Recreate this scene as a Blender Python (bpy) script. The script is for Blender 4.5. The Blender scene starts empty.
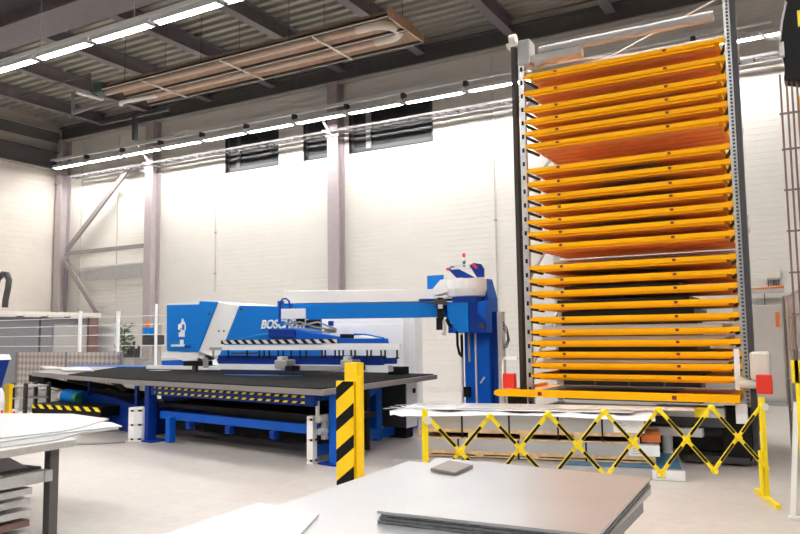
import bpy, bmesh, math, random
from mathutils import Vector, Matrix
random.seed(7)
sc = bpy.context.scene
col = sc.collection

# ------------------------------------------------------------------ camera
F, CH = 740.0, 1.55
YAW, PIT, ROL = (math.radians(a) for a in (29.3, 5.2, -0.75))
_f = Vector((-math.sin(YAW)*math.cos(PIT), math.cos(YAW)*math.cos(PIT), math.sin(PIT)))
_r = Vector((math.cos(YAW), math.sin(YAW), 0)); _u = _r.cross(_f)
_r2 = _r*math.cos(ROL) + _u*math.sin(ROL); _u2 = -_r*math.sin(ROL) + _u*math.cos(ROL)
CAM = Vector((0, 0, CH))
cd = bpy.data.cameras.new('camera'); cam = bpy.data.objects.new('camera', cd); col.objects.link(cam)
cam.matrix_world = Matrix(((_r2.x, _u2.x, -_f.x, 0), (_r2.y, _u2.y, -_f.y, 0), (_r2.z, _u2.z, -_f.z, CH), (0, 0, 0, 1)))
cd.sensor_width = 36; cd.lens = F/800*36; cd.clip_end = 200; cd.clip_start = .05
sc.camera = cam

def at(x, y, X=None, Y=None, Z=None, N=None):
    """world point on a real plane (X=, Y=, Z= or N=(normal, distance)) measured from the photograph"""
    d = _f*F + _r2*(x-400) - _u2*(y-267)
    if X is not None: k = X/d.x
    elif Y is not None: k = Y/d.y
    elif Z is not None: k = (Z-CH)/d.z
    else: k = (N[1] - N[0].dot(CAM))/N[0].dot(d)
    return CAM + d*k

# ------------------------------------------------------------------ materials
M = {}
def mat(name, c, rough=.5, metal=0., var=.0, vs=6., bump=0., bs=40., spec=.5, emit=None, es=0., coat=0.):
    m = bpy.data.materials.new(name); m.use_nodes = True; nt = m.node_tree; n = nt.nodes; L = nt.links
    b = n['Principled BSDF']
    b.inputs['Base Color'].default_value = (*c, 1); b.inputs['Roughness'].default_value = rough
    b.inputs['Metallic'].default_value = metal; b.inputs['Specular IOR Level'].default_value = spec
    b.inputs['Coat Weight'].default_value = coat
    tc = n.new('ShaderNodeTexCoord')
    nz = n.new('ShaderNodeTexNoise'); nz.inputs['Scale'].default_value = vs; nz.inputs['Detail'].default_value = 5
    L.new(tc.outputs['Object'], nz.inputs['Vector'])
    rp = n.new('ShaderNodeValToRGB')
    k = max(var, .015)
    rp.color_ramp.elements[0].position = .3; rp.color_ramp.elements[1].position = .7
    rp.color_ramp.elements[0].color = (*[max(0, v*(1-k)) for v in c], 1)
    rp.color_ramp.elements[1].color = (*[min(1, v*(1+k*.6)) for v in c], 1)
    L.new(nz.outputs['Fac'], rp.inputs['Fac']); L.new(rp.outputs['Color'], b.inputs['Base Color'])
    if bump:
        n2 = n.new('ShaderNodeTexNoise'); n2.inputs['Scale'].default_value = bs
        L.new(tc.outputs['Object'], n2.inputs['Vector'])
        bp = n.new('ShaderNodeBump'); bp.inputs['Strength'].default_value = bump; bp.inputs['Distance'].default_value = .01
        L.new(n2.outputs['Fac'], bp.inputs['Height']); L.new(bp.outputs['Normal'], b.inputs['Normal'])
    if emit:
        b.inputs['Emission Color'].default_value = (*emit, 1); b.inputs['Emission Strength'].default_value = es
    M[name] = m
    return m
mat('wall_low_bounce', (.30, .29, .27), .7)  # unseen walls, coloured darker than the others to reduce bounce light
mat('wall', (.70, .68, .64), .55, var=.03, vs=1.5)
mat('wall_left', (.64, .59, .54), .55, var=.04, vs=1.5)
mat('deck', (.36, .345, .30), .45, .15, var=.08, vs=3)
mat('steel_dark', (.105, .10, .10), .6, var=.12)
mat('steel_brace', (.27, .235, .24), .5, var=.06)
mat('steel_mauve', (.42, .37, .38), .5, var=.06)
mat('steel_joist', (.20, .18, .195), .5, var=.1)
mat('galv', (.55, .56, .57), .38, .7, var=.12, vs=12)
mat('grey_light', (.62, .62, .63), .5, var=.05)
mat('grey_mid', (.34, .335, .33), .5, var=.06)
mat('grey_cab', (.47, .44, .41), .45, var=.04)
mat('grey_dark', (.045, .045, .05), .5, var=.1)
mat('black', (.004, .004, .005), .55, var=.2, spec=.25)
mat('brown_dark', (.03, .024, .022), .6, var=.15)
mat('white', (.86, .86, .87), .4, var=.02)
mat('white_paint', (.80, .81, .83), .35, var=.02)
mat('blue', (.0, .10, .56), .45, var=.05, spec=.25)
mat('blue_bright', (.0, .19, .66), .45, var=.03, spec=.25)
mat('blue_deep', (.0, .032, .27), .5, var=.08, spec=.25)
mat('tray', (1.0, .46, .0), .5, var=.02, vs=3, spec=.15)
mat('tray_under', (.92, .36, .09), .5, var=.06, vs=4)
mat('tray_hole', (.16, .012, .01), .6)
mat('yellow', (.92, .70, .0), .4, var=.03)
mat('yellow_post', (.93, .60, .005), .38, var=.03)
mat('red', (.80, .03, .015), .4, var=.04)
mat('fan_red', (.28, .03, .03), .5)
mat('burner', (.07,.12,.10), .5, var=.2)
mat('orange', (.75, .20, .04), .5, var=.1)
mat('green', (.02, .22, .12), .5, var=.3)
mat('sheet', (.48, .485, .50), .3, .6, var=.05, vs=2)
mat('sheet_white', (.52, .53, .545), .35, .1, var=.03, vs=3)
mat('sheet_copper', (.66, .47, .38), .3, .6, var=.06, vs=2)
mat('sheet_edge', (.20, .21, .22), .35, .6, var=.3, vs=40)
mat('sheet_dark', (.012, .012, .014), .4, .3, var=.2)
mat('wood', (.62, .42, .23), .7, var=.25, vs=14, bump=.2)
mat('foil', (.74, .76, .80), .22, var=.06, vs=8, bump=.35, bs=9)
mat('foil_blue', (.03, .14, .26), .3, var=.5, vs=9, bump=.4, bs=12)
mat('paper', (.82, .82, .83), .7, var=.02)
mat('reflector', (.50, .33, .22), .4, .2, var=.12)
mat('tube_tan', (.60, .47, .38), .4, .2, var=.1)
mat('cream', (.72, .68, .60), .45, var=.05)
mat('glass_dark', (.02, .024, .028), .3, var=.2, vs=1)
mat('frame_dark', (.09, .095, .105), .4)
mat('brush', (.007, .0068, .007), .9, var=.35, vs=160, bump=.5, bs=300, spec=.15)
mat('brush_blue', (.01, .12, .42), .8, var=.3, vs=120)
mat('table_edge', (.27, .255, .25), .4, .3, var=.08)
mat('cabin', (.20, .20, .22), .6, var=.06)
mat('cabin_door', (.38, .37, .37), .5, var=.04)
mat('rust', (.20, .12, .11), .6, var=.15)
mat('leaf', (.10, .16, .09), .6, var=.4)
mat('lamp', (.9, .9, .9), .4, emit=(1, .97, .93), es=17)
mat('panel_mid', (.36, .35, .35), .5)
mat('conduit', (.55, .53, .50), .5)
mat('panel_grey', (.80, .82, .86), .45, .1, var=.05)

def floor_mat():
    m = bpy.data.materials.new('concrete'); m.use_nodes = True; n = m.node_tree.nodes; L = m.node_tree.links
    b = n['Principled BSDF']; tc = n.new('ShaderNodeTexCoord')
    a = n.new('ShaderNodeTexNoise'); a.inputs['Scale'].default_value = .8; a.inputs['Detail'].default_value = 8; a.inputs['Roughness'].default_value = .65
    c = n.new('ShaderNodeTexNoise'); c.inputs['Scale'].default_value = 9; c.inputs['Detail'].default_value = 8
    L.new(tc.outputs['Object'], a.inputs['Vector']); L.new(tc.outputs['Object'], c.inputs['Vector'])
    mx = n.new('ShaderNodeMix'); mx.data_type = 'FLOAT'; mx.inputs[0].default_value = .4
    L.new(a.outputs['Fac'], mx.inputs[2]); L.new(c.outputs['Fac'], mx.inputs[3])
    r = n.new('ShaderNodeValToRGB'); r.color_ramp.elements[0].position = .33; r.color_ramp.elements[1].position = .68
    r.color_ramp.elements[0].color = (.42, .385, .36, 1); r.color_ramp.elements[1].color = (.54, .50, .47, 1)
    L.new(mx.outputs[0], r.inputs['Fac']); L.new(r.outputs['Color'], b.inputs['Base Color'])
    b.inputs['Roughness'].default_value = .38; b.inputs['Specular IOR Level'].default_value = .45
    M['concrete'] = m
floor_mat()
def pattern_mat():
    # tread-plate like diamond lattice
    m = bpy.data.materials.new('diamond_plate'); m.use_nodes = True; n = m.node_tree.nodes; L = m.node_tree.links
    b = n['Principled BSDF']; tc = n.new('ShaderNodeTexCoord'); mp = n.new('ShaderNodeMapping')
    mp.inputs['Rotation'].default_value = (0, math.radians(45), 0); mp.inputs['Scale'].default_value = (9, 9, 9)
    ck = n.new('ShaderNodeTexChecker'); ck.inputs['Scale'].default_value = 1
    ck.inputs['Color1'].default_value = (.27, .23, .21, 1); ck.inputs['Color2'].default_value = (.48, .43, .40, 1)
    L.new(tc.outputs['Object'], mp.inputs['Vector']); L.new(mp.outputs['Vector'], ck.inputs['Vector'])
    L.new(ck.outputs['Color'], b.inputs['Base Color']); b.inputs['Roughness'].default_value = .5
    M['diamond'] = m
pattern_mat()

# ------------------------------------------------------------------ mesh builder
class MB:
    def __init__(s): s.v = []; s.f = []; s.m = []
    def add(s, vs, fs, mi=0):
        o = len(s.v); s.v += [Vector(v) for v in vs]
        for f in fs: s.f.append([i+o for i in f]); s.m.append(mi)
        return s
    def box(s, a, b, mi=0):
        (x0, y0, z0), (x1, y1, z1) = [[min(p, q) for p, q in zip(a, b)], [max(p, q) for p, q in zip(a, b)]]
        return s.add([(x0,y0,z0),(x1,y0,z0),(x1,y1,z0),(x0,y1,z0),(x0,y0,z1),(x1,y0,z1),(x1,y1,z1),(x0,y1,z1)],
              [(0,3,2,1),(4,5,6,7),(0,1,5,4),(1,2,6,5),(2,3,7,6),(3,0,4,7)], mi)
    def prism(s, poly, off, mi=0):
        off = Vector(off); p = [Vector(q) for q in poly]; n = len(p)
        return s.add(p + [q+off for q in p], [list(range(n)), list(range(2*n-1, n-1, -1))] +
              [[i, i+n, (i+1) % n+n, (i+1) % n] for i in range(n)], mi)
    def bar(s, p, q, w, h, up=(0, 0, 1), mi=0):
        p, q = Vector(p), Vector(q); d = (q-p).normalized(); up = Vector(up)
        sd = d.cross(up)
        if sd.length < 1e-4: sd = d.cross(Vector((0, 1, 0)))
        sd.normalize(); u2 = sd.cross(d)
        a, b = sd*w/2, u2*h/2
        return s.prism([p-a-b, p+a-b, p+a+b, p-a+b], q-p, mi)
    def cyl(s, p, q, r, n=12, mi=0, r2=None):
        p, q = Vector(p), Vector(q); d = (q-p).normalized(); r2 = r if r2 is None else r2
        a = d.orthogonal().normalized(); b = d.cross(a)
        R = [a*math.cos(2*math.pi*i/n)+b*math.sin(2*math.pi*i/n) for i in range(n)]
        return s.add([p+x*r for x in R]+[q+x*r2 for x in R], [list(range(n))[::-1], list(range(n, 2*n))] +
              [[i, (i+1) % n, (i+1) % n+n, i+n] for i in range(n)], mi)
    def tube(s, pts, r, n=8, mi=0):
        pts = [Vector(p) for p in pts]; o = len(s.v); a = None
        for i, p in enumerate(pts):
            d = ((pts[min(i+1, len(pts)-1)])-(pts[max(i-1, 0)])).normalized()
            if a is None: a = d.orthogonal().normalized()
            a = (a - d*a.dot(d)).normalized(); b = d.cross(a)
            s.v += [p + (a*math.cos(2*math.pi*k/n)+b*math.sin(2*math.pi*k/n))*r for k in range(n)]
        for i in range(len(pts)-1):
            for k in range(n):
                s.f.append([o+i*n+k, o+i*n+(k+1) % n, o+(i+1)*n+(k+1) % n, o+(i+1)*n+k]); s.m.append(mi)
        s.f.append([o+k for k in range(n)][::-1]); s.m.append(mi)
        s.f.append([o+(len(pts)-1)*n+k for k in range(n)]); s.m.append(mi)
        return s
    def stripes(s, o, u, v, L, H, period, mi0=0, mi1=1, slope=1., duty=.5, lift=0.):
        """rectangle o + a*u (0..L) + b*v (0..H) cut in slanted stripes of two materials"""
        o, u, v = Vector(o), Vector(u).normalized(), Vector(v).normalized()
        def clip(poly, ax, val, sgn):
            out = []
            for i in range(len(poly)):
                p, q = poly[i], poly[(i+1) % len(poly)]
                a, b = (p[ax]-val)*sgn, (q[ax]-val)*sgn
                if a >= 0: out.append(p)
                if a*b < 0:
                    t = a/(a-b); out.append((p[0]+(q[0]-p[0])*t, p[1]+(q[1]-p[1])*t))
            return out
        k0 = int(math.floor(min(0, -H*slope)/period))-1; k1 = int(math.ceil(max(L, L-H*slope)/period))+1
        for k in range(k0, k1+1):
            for a, b, mi in ((k*period, (k+duty)*period, mi1), ((k+duty)*period, (k+1)*period, mi0)):
                P = [(a, 0), (b, 0), (b+H*slope, H), (a+H*slope, H)]
                for ax, val, sg in ((0, 0, 1), (0, L, -1), (1, 0, 1), (1, H, -1)):
                    if P: P = clip(P, ax, val, sg)
                if len(P) >= 3:
                    s.add([o+u*x+v*y for x, y in P], [list(range(len(P)))], mi)
        return s
    def build(s, name, mats, parent=None, bevel=0., smooth=False, recalc=True):
        me = bpy.data.meshes.new(name); off = parent_loc(parent)
        me.from_pydata([tuple(v-off) for v in s.v], [], s.f)
        if isinstance(mats, str): mats = [mats]
        for m in mats: me.materials.append(M[m])
        for p, i in zip(me.polygons, s.m): p.material_index = i
        if recalc:
            bm = bmesh.new(); bm.from_mesh(me); bmesh.ops.recalc_face_normals(bm, faces=bm.faces); bm.to_mesh(me); bm.free()
        if smooth: me.polygons.foreach_set('use_smooth', [True]*len(me.polygons))
        me.update()
        o = bpy.data.objects.new(name, me); col.objects.link(o)
        if parent is not None: o.parent = parent
        if smooth:
            try: me.set_sharp_from_angle(angle=math.radians(40))
            except Exception: pass
        if bevel:
            b = o.modifiers.new('bevel', 'BEVEL'); b.width = bevel; b.segments = 2; b.limit_method = 'ANGLE'
        return o
def parent_loc(p):
    v = Vector((0, 0, 0))
    while p is not None: v += p.location; p = p.parent
    return v
def tag(o, label, cat, group=None, kind=None):
    o['label'] = label; o['category'] = cat
    if group: o['group'] = group
    if kind: o['kind'] = kind
    return o
def thing(name, label, cat, loc, group=None, kind=None):
    o = bpy.data.objects.new(name, None); col.objects.link(o); o.location = loc; o.empty_display_size = .1
    return tag(o, label, cat, group, kind)
def struct(o, label=None, cat=None):
    o['kind'] = 'structure'
    if label: o['label'] = label
    if cat: o['category'] = cat
    return o
def copy_tree(o, parent=None):
    c = o.copy(); col.objects.link(c)
    if parent is not None: c.parent = parent
    for ch in o.children: copy_tree(ch, c)
    return c
PZ0 = Vector((0, 0, 1))
def lerp(a, b, t): return Vector(a)*(1-t)+Vector(b)*t
ORD = ['first', 'second', 'third', 'fourth', 'fifth', 'sixth', 'seventh', 'eighth', 'ninth', 'tenth', 'eleventh',
       'twelfth', 'thirteenth', 'fourteenth', 'fifteenth', 'sixteenth', 'seventeenth']

# ------------------------------------------------------------------ room shell
XL, XR, YB, YN, ZT = -24.8, 9.0, 18.0, -9.0, 9.75
struct(MB().box((XL-.3, YN-.3, -.2), (XR+.3, YB+.3, 0)).build('floor', 'concrete'), 'pale polished concrete hall floor', 'floor')
def rib(m, x0, x1, z0, z1, y, pitch=.14, g=.022, d=.006):
    """ribbed cladding face at plane Y=y (facing -Y), with a back plane .2 behind"""
    prof = []; z = z0
    k = math.floor(z0/pitch)
    zz = [(z0, 0)]
    while True:
        k += 1; e = k*pitch
        if e-g > z0 and e < z1: zz += [(e-g, 0), (e-g+.006, d), (e-.006, d), (e, 0)]
        if e >= z1: break
    zz.append((z1, 0))
    vs = [(x0, y+q, z) for z, q in zz]+[(x1, y+q, z) for z, q in zz]; n = len(zz)
    m.add(vs, [[i, i+n, i+n+1, i+1] for i in range(n-1)])
    m.box((x0, y+.03, z0), (x1, y+.22, z1))
    return m
WZ0, WZ1 = 6.88, 8.22
wins = [(-16.62, -14.40), (-13.45, -12.45), (-11.78, -9.0)]
m = MB(); rib(m, XL, XR, 0, WZ0, YB); rib(m, XL, XR, WZ1, ZT+.2, YB)
e = [XL] + [v for w in wins for v in w] + [XR]
for a, b in zip(e[::2], e[1::2]): rib(m, a, b, WZ0, WZ1, YB)
struct(m.build('wall_back', 'wall', recalc=False), 'white ribbed cladding wall at the back of the hall', 'wall')
# left wall: same cladding on plane X
m = MB(); rib(m, YN, YB, 0, ZT+.2, 0, pitch=.2, d=.004)
for v in m.v: v.x, v.y = XL - v.y, v.x
for z in (1.1, 2.2, 3.3, 4.4, 5.5, 6.6): m.box((XL-.01, YN, z-.006), (XL+.003, YB, z+.006), 1)
struct(m.build('wall_left', ['wall_left', 'grey_light'], recalc=False), 'cream ribbed cladding wall on the left', 'wall')
struct(MB().box((XR, YN, 0), (XR+.2, YB+.2, ZT+.2)).build('wall_right', 'wall_low_bounce'), 'unseen wall closing the hall on the right, darkened to cut bounce light', 'wall')
struct(MB().box((XL-.2, YN-.2, 0), (XR+.2, YN, ZT+.2)).build('wall_near', 'wall_low_bounce'), 'unseen wall behind the viewpoint, darkened to cut bounce light', 'wall')
# trapezoid deck, ribs along X
m = MB(); p = .33; y = YN; prof = []
while y < YB:
    prof += [(y, ZT), (y+.15, ZT), (y+.19, ZT+.13), (y+.29, ZT+.13)]; y += p
prof.append((YB+.1, ZT))
n = len(prof)
m.add([(XL, a, z) for a, z in prof]+[(XR, a, z) for a, z in prof], [[i, i+1, i+1+n, i+n] for i in range(n-1)])
m.box((XL-.2, YN-.2, ZT+.16), (XR+.2, YB+.2, ZT+.3))
struct(m.build('ceiling', 'deck', recalc=False), 'corrugated grey metal roof deck', 'ceiling')

def ibeam(m, p, q, w, h, t=.02, mi=0):
    p, q = Vector(p), Vector(q); z = Vector((0, 0, 1))
    m.bar(p+z*(h/2-t/2), q+z*(h/2-t/2), w, t, mi=mi); m.bar(p-z*(h/2-t/2), q-z*(h/2-t/2), w, t, mi=mi)
    m.bar(p, q, t, h-2*t, mi=mi); return m
# joists across the hall depth
jx = [-22.4, -19.8, -17.15, -14.5, -11.9, -9.25, -6.6, -4.0, -1.4, 1.2]
jn = ['nearest the left wall', 'second from the left wall', 'third from the left wall', 'fourth from the left wall', 'above the burner end of the heater',
      'crossing the middle of the heater', 'just past the right end of the radiant heater', 'ending above the left side of the cassette tower',
      'above the right side of the cassette tower', 'at the upper right edge']
for i, x in enumerate(jx):
    o = ibeam(MB(), (x, -8.9, ZT-.21), (x, YB-.1, ZT-.21), .26, .42).build('roof_joist', 'steel_joist')
    tag(o, 'dark mauve steel roof joist %s' % jn[i], 'roof beam', 'steel joists under the roof deck')
o = ibeam(MB(), (XL+.1, 10.32, 9.0), (XR-.1, 10.32, 9.0), .9, .62, .04).build('roof_girder', 'steel_joist')
tag(o, 'broad grey steel girder crossing the upper left corner above the near lamp row', 'roof beam')
m = MB(); m.box((XL+.05, YB-.28, 9.02), (XR-.05, YB-.02, 9.06), 1); m.box((XL+.05, YB-.14, 9.06), (XR-.05, YB-.10, 9.5)); m.box((XL+.05, YB-.28, 9.5), (XR-.05, YB-.02, 9.54))
tag(m.build('edge_beam', ['steel_dark', 'grey_mid']), 'dark edge beam with light lower flange along top of back wall', 'roof beam')
m = MB(); m.box((XL+.02, YN+.1, 7.85), (XL+.26, YB-.35, 7.89), 1); m.box((XL+.1, YN+.1, 7.89), (XL+.14, YB-.35, 8.5)); m.box((XL+.02, YN+.1, 8.5), (XL+.26, YB-.35, 8.54))
tag(m.build('edge_beam', ['steel_dark', 'grey_mid']), 'dark horizontal beam running along the top of the left wall', 'roof beam')
m = MB(); m.box((XL+.02, YN+.1, 9.3), (XL+.3, YB-.35, 9.34), 1); m.box((XL+.12, YN+.1, 8.9), (XL+.2, YB-.35, 9.3))
tag(m.build('edge_beam', ['steel_dark', 'grey_mid']), 'dark eaves beam right under the deck on the left wall', 'roof beam')

# columns (HEA section): flanges face along Y
def column(x, w, label, y0=YB-.40, y1=YB-.02, top=9.0):
    m = MB(); m.box((x-w/2, y0, .02), (x+w/2, y0+.03, top)); m.box((x-w/2, y1-.03, .02), (x+w/2, y1, top)); m.box((x-.02, y0+.03, .02), (x+.02, y1-.03, top))
    t = thing('steel_column', label, 'column', (x, y0, 0), 'steel columns against the back wall')
    m.build('shaft', 'steel_mauve', t)
    MB().box((x-w/2-.06, y0-.05, 0), (x+w/2+.06, y1, .02)).build('base_plate', 'steel_mauve', t)
    MB().box((x-w/2-.05, y0-.03, 7.35), (x+w/2+.05, y0, 7.42)).build('bracket_plate', 'grey_mid', t)
    return t
column(-24.5, .34, 'mauve grey steel column standing in the far left corner')
column(-19.72, .36, 'mauve grey steel column between the braces and the blue press head')
column(-12.1, .36, 'mauve grey steel column rising behind the white gantry beam')

def brace(p, q, w, label, mt='steel_brace'):
    m = MB().bar(p, q, .1, w, up=(0, 0, 1)); m.bar(Vector(p)+Vector((0, -.06, -w/2)), Vector(q)+Vector((0, -.06, -w/2)), .02, w*.6)
    return tag(m.build('wall_brace', mt), label, 'brace', 'steel braces between the two left columns')
by = YB-.25
brace(at(67, 250, Y=by), at(131, 166, Y=by), .15, 'long diagonal brace rising from the corner column to the right')
brace(at(66, 253.5, Y=by), at(147, 245, Y=by), .12, 'horizontal brace between the two left columns')
brace(at(66, 261, Y=by), at(97, 312, Y=by), .13, 'short diagonal brace descending behind the dark cabin')
# gusset brace up left of second column
brace(at(133, 165, Y=by), at(150, 172, Y=by), .12, 'small knee brace at the top of the second column')

# windows
for i, (a, b) in enumerate(wins):
    m = MB(); fy = YB+.12
    for x0, x1, z0, z1 in ((a, a+.10, WZ0, WZ1), (b-.10, b, WZ0, WZ1), (a, b, WZ0, WZ0+.16), (a, b, WZ1-.12, WZ1)): m.box((x0, fy-.03, z0), (x1, fy+.06, z1))
    fr = struct(m.build('window_%d' % (i+1), 'frame_dark'))
    fr['label'] = ['dark framed window left of the middle column', 'narrow dark framed window half hidden by the middle column', 'wide dark two-part window right of the middle column'][i]; fr['category'] = 'window'
    MB().box((a+.1, fy, WZ0+.16), (b-.1, fy+.02, WZ1-.12)).build('glass', 'glass_dark', fr)
    MB().box((a, YB-.01, WZ0-.01), (b, YB+.12, WZ0+.012)).build('sill', 'brown_dark', fr)
    MB().box((a, YB+.0, WZ1-.03), (b, YB+.12, WZ1+.001)).box((a, YB, WZ0), (a+.03, YB+.12, WZ1)).box((b-.03, YB, WZ0), (b, YB+.12, WZ1)).build('reveal', 'brown_dark', fr)
    if i != 1:
        c = a+.55 if i == 2 else a+.42
        MB().box((c, fy-.05, WZ0+.1), (c+.16, fy+.05, WZ1-.1)).build('mullion', 'grey_mid' if i == 2 else 'frame_dark', fr)
        w = MB(); w.bar((c+.8, fy-.006, WZ1-.2), (b-.2, fy-.006, WZ0+.3), .03, .05, up=(0, 1, 0)); w.build('sash_stay', 'grey_dark', fr)

# dark louvre band on the back wall
m = MB(); p0, p1 = at(85, 266, Y=YB-.03), at(147, 279, Y=YB-.03)
za, zb = 4.0, 4.38
za, zb = at(85, 281, Y=YB).z, at(85, 267, Y=YB).z
m.box((p0.x, YB-.03, za), (p1.x, YB-.005, zb))
for k in range(5): m.box((p0.x, YB-.07, za+.01+k*(zb-za)/5), (p1.x, YB-.03, za+.05+k*(zb-za)/5))
tag(m.build('wall_louvre', 'grey_light'), 'grey horizontal louvre band on the wall between the two left columns', 'vent')

# conduits
for px, z0, z1, lb in ((495, .1, 8.9, 'thin conduit running down the wall left of the cassette tower'), (118, .5, 8.9, 'thin conduit on the wall between the two left columns'),
                       (82, 2, 8.9, 'thin conduit on the wall beside the corner column'), (216, 3.0, 6.9, 'thin conduit on the wall below the left window')):
    x = at(px, 200, Y=YB).x; t = thing('conduit', lb, 'pipe', (x, YB-.02, z0))
    MB().box((x-.012, YB-.028, z0), (x+.012, YB-.004, z1)).build('pipe', 'conduit', t)
    for z in (z0+.6, (z0+z1)/2, z1-.7): MB().box((x-.04, YB-.035, z-.025), (x+.04, YB-.001, z+.025)).build('clip', 'grey_mid', t)

# ------------------------------------------------------------------ lamp rows
def lamp(x0, y, z, L, label, group):
    t = thing('fluorescent_lamp', label, 'lamp', (x0+L/2, y, z), group)
    m = MB(); w = .09
    m.prism([(x0+.03, y-w, z), (x0+.03, y+w, z), (x0+.03, y+.05, z+.09), (x0+.03, y-.05, z+.09)], (L-.06, 0, 0)); m.box((x0+.03, y-.098, z-.045), (x0+L-.03, y-.088, z+.01)); m.box((x0+.03, y+.088, z-.045), (x0+L-.03, y+.098, z+.01)); m.build('housing', 'white_paint', t)
    MB().box((x0+.11, y-.085, z-.035), (x0+L-.11, y+.085, z-.002)).build('diffuser', 'lamp', t)
    MB().box((x0+.03, y-.087, z-.03), (x0+.105, y+.087, z-.001)).build('end_cap', 'grey_mid', t)
    MB().box((x0+L-.105, y-.087, z-.03), (x0+L-.03, y+.087, z-.001)).build('end_cap', 'grey_mid', t)
    return t
def row(xs, y, z, L, labels, group):
    for i, x in enumerate(xs): lamp(x, y, z, L, labels[i], group)
PIT_L = 1.83
# near row (in view from x=-20)
xs = [-20.3+PIT_L*i for i in range(8)]
row(xs, 10.0, 7.78, PIT_L-.03, ['fluorescent lamp, %s from the left end of the near hanging row' % ORD[i] for i in range(8)], 'lamps of the near hanging row')
tag(MB().box((-22.2, 9.9, 7.87), (XR-1, 10.1, 7.95)).build('lamp_rail', 'white_paint'), 'white trunking rail above the near lamp row', 'rail')
# back row
xb = [-24.0+PIT_L*i for i in range(13)]
xb = [x for i, x in enumerate(xb) if i not in (10, 11)]
row(xb, 17.0, 7.76, PIT_L-.03, ['fluorescent lamp, %s from the left end of the row on the back wall' % ORD[i] for i in range(10)] +
    ['single fluorescent lamp showing right of the cassette tower'], 'lamps of the row on the back wall')
t = thing('lamp_rail', 'grey trunking rail carrying the lamp row on the back wall', 'rail', (-12, 17, 7.98))
MB().box((-24.1, 16.94, 8.0), (-.5, 17.06, 8.08)).build('rail', 'grey_light', t)
for i in range(14):
    x = -24.0+PIT_L*i
    if x < -6.3 or x > -2.5: MB().box((x-.05, 16.92, 7.86), (x+.05, 17.08, 8.0)).build('clamp', 'grey_dark', t)
for i, x in enumerate(range(-21, 6, 3)):
    for k, (y, z0) in enumerate(((10.0, 8.02),)):
        if -21 <= x < -9: tag(MB().cyl((x+.3, y, z0-.07), (x+.3, y, ZT), .012, 6).build('hanger_rod', 'conduit'), 'thin rod holding the near lamp rail, %s from the left' % ORD[i], 'rod', 'rods over the near lamp rail')
# rows further into the hall behind the view
for yy, a in ((3.0, 'third lamp row'), (-4.0, 'fourth lamp row')):
    for i in range(15):
        lamp(-20.3+PIT_L*i, yy, 7.78, PIT_L-.03, 'fluorescent lamp %s along the %s over the near part of the hall' % (ORD[i], a), 'lamps of the '+a)
    tag(MB().box((-20.4, yy-.1, 7.87), (7.2, yy+.1, 7.95)).build('lamp_rail', 'white_paint'), 'white trunking rail over the %s' % a, 'rail')
# near row continuing right, beyond the frame top
for i in range(7): lamp(-20.3+PIT_L*(8+i), 10.0, 7.78, PIT_L-.03, 'fluorescent lamp of the near hanging row past the top edge, %s one' % ORD[i], 'lamps of the near hanging row, far part')

# cable tray (ladder) behind the back lamp row
t = thing('cable_tray', 'grey wire cable tray with rungs under the back lamp row', 'tray', (-12, 17.4, 7.6))
m = MB(); 
for y in (17.5, 17.8): m.box((-23.8, y-.012, 7.46), (-.4, y+.012, 7.53))
m.build('side_rail', 'steel_dark', t)
m = MB(); x = -23.7
rg = m.box((x, 17.5, 7.47), (x+.03, 17.8, 7.485)).build('rung', 'steel_dark', t)
while x < -.9:
    x += .3; c = rg.copy(); c.location.x += x+23.7; col.objects.link(c); c.parent = t
for x in (-19.5, -12.1):
    MB().bar((x-.05, 17.58, 7.40), (x-.05, 16.95, 7.98), .05, .05).bar((x-.05, 17.98, 7.43), (x-.05, 17.2, 7.43), .06, .05).build('bracket', 'grey_light', t)

# ------------------------------------------------------------------ radiant heater
t = thing('radiant_heater', 'long tan gas radiant tube heater with twin reflector troughs under the roof', 'heater', (-11, 12.7, 7.9))
hx0, hx1, hz = -15.6, -7.15, 7.9
HB, HF = at(383, 17, Z=hz).y, at(430, 40, Z=hz).y   # back/front in picture: nearer, farther edges
ya, yb_ = min(HB, HF), max(HB, HF)
yc = [(ya+.38), (yb_-.38)]
for c in yc:
    m = MB()
    for s in (-1, 1):
        m.prism([(hx0, c+s*.34, hz), (hx0, c+s*.36, hz), (hx0, c+s*.18, hz+.22), (hx0, c+s*.16, hz+.21)], (hx1-hx0, 0, 0))
    m.box((hx0, c-.17, hz+.2), (hx1, c+.17, hz+.22)); m.build('reflector', 'reflector', t)
    for s in (-1, 1):
        MB().box((hx0, c+s*.32, hz-.025), (hx1, c+s*.385, hz+.05)).build('edge_rail', 'brown_dark', t)
        MB().box((hx0, c+s*.385, hz-.03), (hx1, c+s*.40, hz-.005)).build('edge_lip', 'cream', t)
    MB().cyl((hx0-.3, c, hz+.06), (hx1-.55, c, hz+.06), .075, 14).build('tube', 'tube_tan', t, smooth=True)
m = MB(); pts = []
xe = hx1-.62
R = (yc[1]-yc[0])/2; cy = (yc[0]+yc[1])/2
for k in range(13):
    a = -math.pi/2+math.pi*k/12; pts.append((xe+math.cos(a)*min(R, .42), cy+math.sin(a)*R, hz+.06))
MB().tube([(xe-.35, yc[0], hz+.06)]+pts+[(xe-.35, yc[1], hz+.06)], .095, 12).build('u_bend', 'cream', t, smooth=True)
MB().box((hx1-.02, ya, hz-.02), (hx1+.02, yb_, hz+.2)).build('end_frame', 'reflector', t)
for x in (-14.2, -11.6, -9.0):
    MB().box((x-.02, ya, hz-.05), (x+.02, yb_, hz-.02)).build('cross_bracket', 'cream', t)
for x in (-14.9, -12.3, -9.7, -7.6):
    for y in (ya+.1, yb_-.1): MB().cyl((x, y, hz+.03), (x, y, ZT), .008, 5).build('hanging_wire', 'grey_dark', t)
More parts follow.
